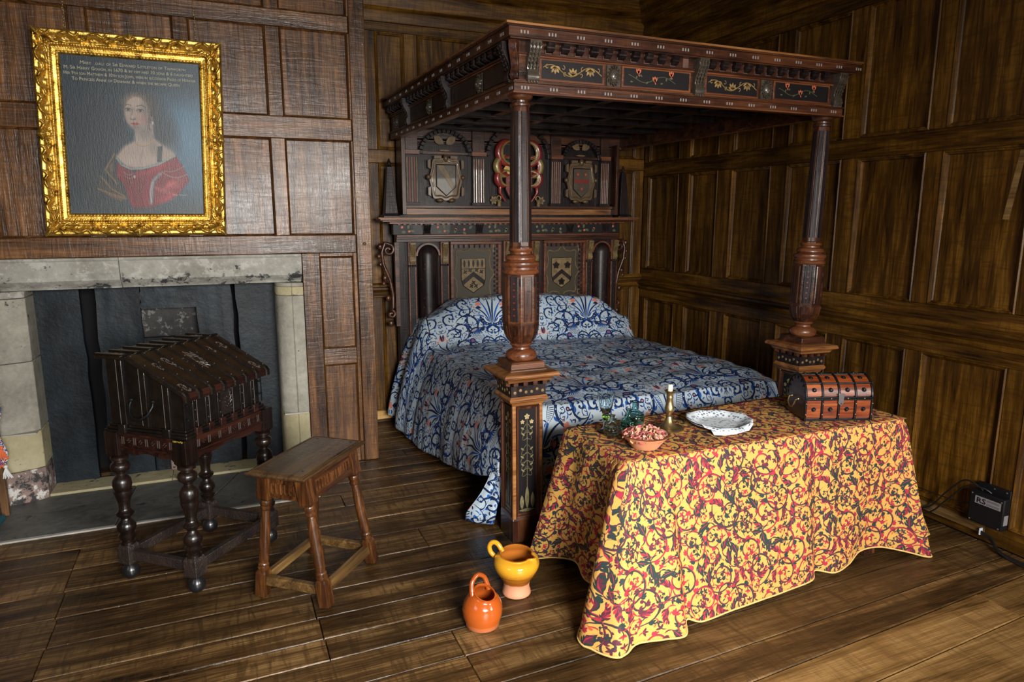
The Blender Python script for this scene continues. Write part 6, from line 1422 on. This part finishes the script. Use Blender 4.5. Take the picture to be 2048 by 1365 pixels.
for z in (.075, .135):
    for x in (-BW+.02, BW-.02):
        g = MB(); g.tube([(x-.018, -BD+.003, z), (x, -BD, z+.006), (x+.018, -BD+.003, z)], .003, 6); g.ball((x, -BD, z+.002), .006, seg=6, rings=4); g.obj('corner_mount', M['iron'], bx)
MB().tube([(-BW-.002, -.055, .150), (-BW-.012, -.058, .130), (-BW-.028, -.045, .098), (-BW-.036, -.015, .078), (-BW-.036, .020, .078), (-BW-.028, .048, .098), (-BW-.012, .060, .130), (-BW-.002, .057, .150)], [.004, .005, .006, .008, .008, .006, .005, .004], 8).obj('iron_handle', M['iron'], bx, smooth=60)
MB().ball((-BW-.003, -.055, .150), .009, seg=8, rings=6).obj('handle_boss', M['iron'], bx); MB().ball((-BW-.003, .057, .150), .009, seg=8, rings=6).obj('handle_boss', M['iron'], bx)
g = MB(); g.box(-.030, .030, -BD-.002, -BD+.012, .045, .165)
for j in range(16): a = j*2*PI/16; g.tube([(.020*math.cos(a), -BD-.003, .105+.042*math.sin(a)), (.028*math.cos(a+.35), -BD-.006, .105+.055*math.sin(a+.35))], .003, 5)
for j in range(9): g.ball((.012*math.cos(j*.8), -BD-.004, .10+.022*math.sin(j*.8)), .005, seg=6, rings=4)
g.tube([(0, -BD-.004, .20), (.004, -BD-.008, .18), (0, -BD-.006, .165)], .006, 6)
g.obj('lock_plate', plain('carved_lock', (.030, .022, .018), .3, .5, .4, 200), bx)

# ------------------------------------------------------------------ joint stool
A50 = math.radians(50.5); HZ = .582; OX, OY = -.012, .016
stl = thing('joint_stool', 'brown oak joint stool with splayed turned legs and fluted rails', 'stool', (.315, 2.953, 0), A50)
SX, SY, TX, TY = .196, .156, .172, .086
g = MB(); g.stack((0, 0), [(1, 0), (1, 0)], 4) if False else None
g = MB(); top_ = [(.236, .160, HZ-.024), (.245, .169, HZ-.018), (.250, .174, HZ-.010), (.245, .169, HZ-.004), (.236, .160, HZ-.001), (.228, .152, HZ-.003), (.222, .146, HZ)]
vs = []
for a, b, z in top_: b -= .036; vs += [(-a+OX, -b+OY, z), (a+OX, -b+OY, z), (a+OX, b+OY, z), (-a+OX, b+OY, z)]
n = len(top_); g.add(vs, [(3, 2, 1, 0), (4*n-4, 4*n-3, 4*n-2, 4*n-1)] + [(j*4+i, j*4+(i+1) % 4, j*4+4+(i+1) % 4, j*4+4+i) for j in range(n-1) for i in range(4)]); g.obj('seat', wood('seat_oak', (.018, .010, .006), (.060, .032, .014), (.115, .062, .026), axis='x', rough=.28, coat=.45, var=.05, scratch=.3), stl, smooth=0)
for sx in (-1, 1):
    for sy in (-1, 1):
        b = Vector((sx*SX, sy*SY, 0)); t_ = Vector((sx*TX+OX, sy*TY+OY, HZ-.024)); ax = (t_-b).normalized(); L = (t_-b).length
        xx = Vector((1, 0, 0)); xx = (xx-ax*xx.dot(ax)).normalized(); yy = ax.cross(xx); T = Matrix(((xx.x, yy.x, ax.x, b.x), (xx.y, yy.y, ax.y, b.y), (xx.z, yy.z, ax.z, b.z), (0, 0, 0, 1)))
        g = MB(); g.lathe((0, 0), [(.020, .125), (.024, .132), (.024, .138), (.018, .142), (.023, .148), (.023, .154), (.018, .160), (.021, .175), (.0225, .25), (.021, .33), (.018, .385), (.0165, .395), (.022, .402), (.023, .410), (.018, .416), (.023, .424), (.024, .436), (.021, .442)], 24, T); lg = g.obj('leg', M['stool_z'], stl, smooth=45)
        MB().stack((0, 0), [(.018, 0.002), (.024, .010), (.0245, .112), (.019, .127)], 4, T=T).obj('foot_block', M['stool_z'], lg, .004, smooth=0)
        MB().stack((0, 0), [(.022, .440), (.029, .452), (.030, L)], 4, T=T).obj('top_block', M['stool_z'], lg, .003, smooth=0)
def lerpz(s, z): k = z/(HZ-.024); return s[0]+(s[1]-s[0])*k
def srail(axis, s, z0, z1, th, name, mat):
    vs = []
    for z in (z0, z1):
        hx, hy = lerpz((SX, TX), z), lerpz((SY, TY), z)
        for o in (-th, th):
            ox, oy = OX*z/HZ, OY*z/HZ
            if axis == 'x': vs += [(-hx+.022+ox, s*(hy+o)+oy, z), (hx-.022+ox, s*(hy+o)+oy, z)]
            else: vs += [(s*(hx+o)+ox, -hy+.022+oy, z), (s*(hx+o)+ox, hy-.022+oy, z)]
    return MB().add(vs, [(0, 2, 3, 1), (4, 5, 7, 6), (0, 1, 5, 4), (2, 6, 7, 3), (0, 4, 6, 2), (1, 3, 7, 5)]).obj(name, mat, stl, .004)
GOLDST = wood('stretcher_oak', (.035, .018, .006), (.10, .052, .016), (.20, .115, .038), axis='x', rough=.4, coat=.2, var=.08, scratch=.3)
for s in (-1, 1):
    srail('x', s, .058, .098, .014, 'stretcher', GOLDST); srail('y', s, .058, .098, .014, 'stretcher', GOLDST)
    srail('x', s, .452, HZ-.024, .016, 'seat_rail', M['stool_x']); srail('y', s, .452, HZ-.024, .016, 'seat_rail', M['stool_x'])
    # flutes cut in the rails, shown as raised ribs with rounded ends
    for i in range(12):
        u = -.130+.0215*i; y = s*(lerpz((SY, TY), .50)+.0165)+OY
        MB().tube([(u, y, .475), (u+.003, y+s*.003, .485), (u+.004, y+s*.001, .520)], [.003, .0042, .0034], 6).obj('flute', M['stool_z'], stl)
    for i in range(6):
        u = -.037+.021*i; x = s*(lerpz((SX, TX), .50)+.0165)+OX
        MB().tube([(x, u, .475), (x+s*.003, u+.003, .485), (x+s*.001, u+.004, .520)], [.003, .0042, .0034], 6).obj('flute', M['stool_z'], stl)
for x, y in ((.19, .10), (-.19, .10), (.19, -.07), (-.19, -.07)): MB().lathe((0, 0), [(.005, 0), (.005, .0008)], 8, Matrix.Translation((x, y, HZ))).obj('peg', M['joint'], stl)

# ------------------------------------------------------------------ pottery jugs on the floor
def lathe_open(prof, seg=44, dfm=None):
    g = MB(); g.lathe((0, 0), prof, seg, closed=False)
    if dfm: g.v = [tuple(dfm(Vector(p))) for p in g.v]
    return g
OR = NT('orange_glaze'); v = OR.coords((1, 1, 1), rand=False); tcz = OR.new('ShaderNodeSeparateXYZ'); OR.link(v, tcz.inputs[0]); w_ = OR.noise(OR.coords((2, 2, 60), rand=False), 2, 3, .5); n_ = OR.noise(v, 12, 4, .6)
zz = OR.math('ADD', tcz.outputs[2], OR.math('MULTIPLY', n_, .02))
OR.put(Base_Color=OR.mix(OR.math('MULTIPLY', w_, .35), OR.ramp(zz, [(.026, (.50, .15, .06)), (.034, (.44, .09, .012)), (.12, (.40, .075, .009)), (.18, (.32, .060, .008))]), (.24, .045, .007)), Roughness=.16, Coat_Weight=.6, Coat_Roughness=.08); OR.bump(w_, .25, .003)
t = thing('orange_jug', 'small orange glazed pottery pot with loop handle behind its round mouth', 'jug', (.862, 2.345, 0), math.radians(18))
prof = [(r, z*.86) for r, z in [(.001, .001), (.063, .001), (.067, .006), (.069, .022), (.074, .040), (.079, .065), (.079, .090), (.073, .118), (.061, .142), (.048, .158), (.042, .165), (.043, .171), (.039, .172), (.038, .165), (.046, .152), (.067, .118), (.074, .090), (.060, .02), (.001, .012)]]
def tiltm(p):   # mouth turned towards the viewer
    k = sm(.085, .146, p.z); return Vector((p.x, p.y-.016*k, p.z+(p.y)*.42*k-.003*k))
lathe_open(prof, dfm=tiltm).obj('pot_body', OR.m, t, smooth=60)
MB().tube([tuple(v_) for v_ in cr([(-.041, .010, .132), (-.037, .020, .160), (-.028, .026, .184), (0, .029, .200), (.028, .026, .184), (.037, .020, .160), (.041, .010, .132)], 20)], [.011-.002*math.sin(PI*i/20) for i in range(21)], 12).obj('handle', OR.m, t, smooth=60)
YE = NT('yellow_glaze'); v = YE.coords((1, 1, 1), rand=False); tcz = YE.new('ShaderNodeSeparateXYZ'); YE.link(v, tcz.inputs[0]); n_ = YE.noise(YE.coords((5, 5, 5), rand=False), 4, 4, .6); st_ = YE.noise(YE.coords((6, 6, 130), rand=False), 1.2, 3, .6)
zz = YE.math('ADD', tcz.outputs[2], YE.math('MULTIPLY', YE.math('SUBTRACT', n_, .5), .022))
bc = YE.ramp(zz, [(.058, (.62, .26, .14)), (.0605, (.26, .07, .010)), (.088, (.34, .11, .010)), (.116, (.58, .26, .018)), (.15, (.64, .30, .018)), (.20, (.62, .29, .016))])
bc = YE.mix(YE.math('MULTIPLY', YE.ramp(st_, [(.50, 0.), (.60, 1.)]), YE.ramp(zz, [(.059, 0.), (.062, .9), (.105, .7), (.132, 0.)])), bc, (.26, .07, .008))
YE.put(Base_Color=bc, Roughness=YE.ramp(zz, [(.058, .6), (.062, .12)]), Coat_Weight=YE.ramp(zz, [(.058, 0.), (.062, .7)]), Coat_Roughness=.06)
t = thing('yellow_jug', 'yellow glazed bulbous jug with bare pink clay foot and side handle, beside the bed post', 'jug', (1.078, 2.508, 0), math.radians(-12))
prof = [(.001, .001), (.058, .001), (.062, .005), (.061, .014), (.056, .030), (.055, .046), (.060, .062), (.074, .085), (.088, .108), (.0965, .128), (.098, .146), (.092, .162), (.080, .173), (.071, .178), (.071, .183), (.066, .184), (.065, .176), (.084, .158), (.090, .140), (.066, .085), (.05, .06), (.001, .05)]
def spout(p):
    a = math.atan2(p.y, p.x); k = sm(.165, .180, p.z); w = math.exp(-((a+.60)/.16)**2); r = math.hypot(p.x, p.y); s_ = 1+.26*k*w-.06*k*(math.exp(-((a+.25)/.15)**2)+math.exp(-((a+.95)/.15)**2)); return Vector((p.x*s_, p.y*s_, p.z+(p.y*.10)*k))
YI = plain('inside_glaze', (.36, .11, .015), .18, coat=.5)
g = lathe_open(prof, 64, spout); o = g.obj('jug_body', [YE.m, YI], t, smooth=60)
for p_ in o.data.polygons:
    c = p_.center; 
    if p_.index >= 64*14: p_.material_index = 1
MB().tube([tuple(v_) for v_ in cr([(-.055, .036, .178), (-.066, .044, .200), (-.080, .052, .213), (-.096, .060, .210), (-.106, .065, .192), (-.102, .063, .168), (-.086, .054, .150), (-.074, .047, .142)], 22)], .0105, 12).obj('handle', YE.m, t, smooth=60)

# ------------------------------------------------------------------ power supply and cables by the right wall
t = thing('power_supply', 'black plastic power supply box screwed to the right wall near the floor', 'adapter', (0, 0, 0))
BP = plain('black_plastic', (.006, .006, .007), .5, Specular_IOR_Level=.2); GR = plain('grey_sticker', (.20, .19, .20), .5)
xw = XR-.002
Bx('back_plate', BP, xw-.012, xw, 1.945, 2.10, .130, .302, t, .003); Bx('case', BP, xw-.058, xw-.012, 1.940, 2.108, .105, .265, t, .006)
Bx('label_plate', GR, xw-.0592, xw-.058, 1.955, 2.078, .205, .243, t, 0)
text('RS', .036, BP, t, TR((xw-.0593, 2.072, .211), (0, -1, 0), (0, 0, 1)), 'brand_lettering', smallcaps=False, width=.044, bold=.0008)
for z in (.234, .229, .216, .211): Bx('fine_print', BP, xw-.0596, xw-.0592, 1.962, 2.022, z, z+.0016, t, 0)
Bx('side_sticker', GR, xw-.050, xw-.02, 1.939, 1.940, .135, .185, t, 0)
SC = plain('screw_steel', (.5, .5, .5), .3, .9)
for y, z, d in ((1.955, .115, .059), (2.094, .115, .059), (2.094, .250, .059), (1.953, .250, .059), (1.962, .288, .013), (2.02, .288, .013)): MB().lathe((0, 0), [(.004, 0), (.004, .001), (.001, .0016)], 10, TR((xw-d, y, z), (0, -1, 0), (0, 0, 1))).obj('screw', SC, t)
CB = plain('black_cable', (.008, .008, .008), .4)
def cable(pts, label, r=.004):
    c = cr(pts, 60); o = MB().tube([Vector(p) for p in c], r, 8).obj('power_cable', CB, None, smooth=60); tag(o, label, 'cable'); return o
cable([(3.385, 2.06, .268), (3.375, 2.10, .292), (3.380, 2.16, .285), (3.380, 2.24, .19), (3.375, 2.32, .08), (3.35, 2.45, .030), (3.32, 2.62, .012), (3.30, 2.85, .010)], 'black cable looping from the top of the power supply down to the floor')
cable([(3.385, 2.02, .268), (3.37, 2.05, .285), (3.365, 2.13, .270), (3.365, 2.22, .16), (3.355, 2.30, .06), (3.335, 2.42, .020), (3.31, 2.62, .022), (3.285, 2.9, .010)], 'second black cable hanging just in front of the longer cable loop')
cable([(3.392, 2.11, .185), (3.394, 2.2, .16), (3.394, 2.5, .155), (3.393, 2.9, .16)], 'thin black cable running level along the foot of the right wall', .0022)
for k in range(4): cable([(3.385, 2.045, .060-.004*k), (3.380, 1.99, .045-.006*k+.004), (3.355-.008*k, 1.93, .012+.003*k), (3.35-.010*k, 1.84, .006), (3.34-.01*k, 1.70, .006), (3.33, 1.45, .006)], ('topmost', 'second', 'third', 'lowest')[k]+' black cable of the bundle running along the floor out of the trunking', .0042)
MB().box(3.378, 3.398, 2.046, 2.052, .040, .075).obj('trunking_end', plain('white_plastic', (.6, .65, .72), .5), wall_right, .001)

# ------------------------------------------------------------------ chair at the left edge with a tasselled throw
t = thing('side_chair', 'plain brown wooden chair half cut off by the left edge, beside the fireplace', 'chair', (0, 0, 0))
CHW = wood('chair_wood', (.05, .024, .010), (.14, .070, .028), (.24, .13, .055), axis='z', rough=.4, var=.08)
for x, y in ((-1.150, 4.26), (-1.55, 4.26), (-1.185, 3.90), (-1.58, 3.90)):
    if y > 4 : Bx('leg', CHW, x-.018, x+.018, y-.018, y+.018, .009, .95, t, .004)
    else: Bx('leg', CHW, x-.09-.018, x-.09+.018, y-.018, y+.018, .001, .43, t, .004)
Bx('seat', CHW, -1.70, -1.20, 3.88, 4.28, .43, .455, t, .006)
th = thing('tasselled_throw', 'striped throw with orange, blue and white tassels hanging at the left edge', 'throw', (0, 0, 0))
g = MB(); Pn = []
for j in range(25):
    for i in range(15): Pn.append((-1.54+.43*i/14+.012*math.sin(j*.6), 4.225-.014*math.sin(i*1.3+j*.2), .30+.55*j/24))
g.add(Pn, [(j*15+i, j*15+i+1, (j+1)*15+i+1, (j+1)*15+i) for j in range(24) for i in range(14)])
q = NT('striped_weave'); v = q.coords((1, 1, 1), rand=False); n_ = q.noise(q.coords((70, 4, 70), rand=False), 1.2, 2, .5)
q.put(Base_Color=q.ramp(n_, [(.38, (.03, .06, .22)), (.47, (.62, .64, .62)), (.55, (.70, .16, .05)), (.63, (.03, .05, .12))], 'CONSTANT'), Roughness=.85)
g.obj('woven_cloth', q.m, th, smooth=70, solid=.004)
tm = [plain('wool_'+n, c, .9) for n, c in (('orange', (.72, .15, .05)), ('blue', (.02, .05, .28)), ('white', (.66, .66, .64)))]
for k in range(9):
    x = -1.118-.030*(k % 5)+.008*(k // 5); z = .40-.03*(k % 3)-.045*(k // 5); c = tm[k % 3]
    g = MB(); g.ball((x, 4.205, z), .010, seg=8, rings=5)
    for j in range(9): g.tube([(x, 4.205, z-.004), (x+.012*math.cos(j*.7), 4.203+.006*math.sin(j*.7), z-.035), (x+.022*math.cos(j*.7)+.006, 4.200+.010*math.sin(j*.7), z-.062)], [.003, .0035, .002], 5)
    g.obj('tassel', c, th)
t = thing('draught_roll', 'dark teal cloth roll lying on the hearth at the left edge', 'cushion', (0, 0, 0))
MB().tube([(-1.145, 4.16, .032), (-1.17, 4.05, .032), (-1.22, 3.88, .030), (-1.30, 3.60, .030)], [.020, .026, .026, .022], 14).obj('roll_cover', plain('teal_cloth', (.012, .075, .10), .7, bump=.3, bs=120), t, smooth=60)
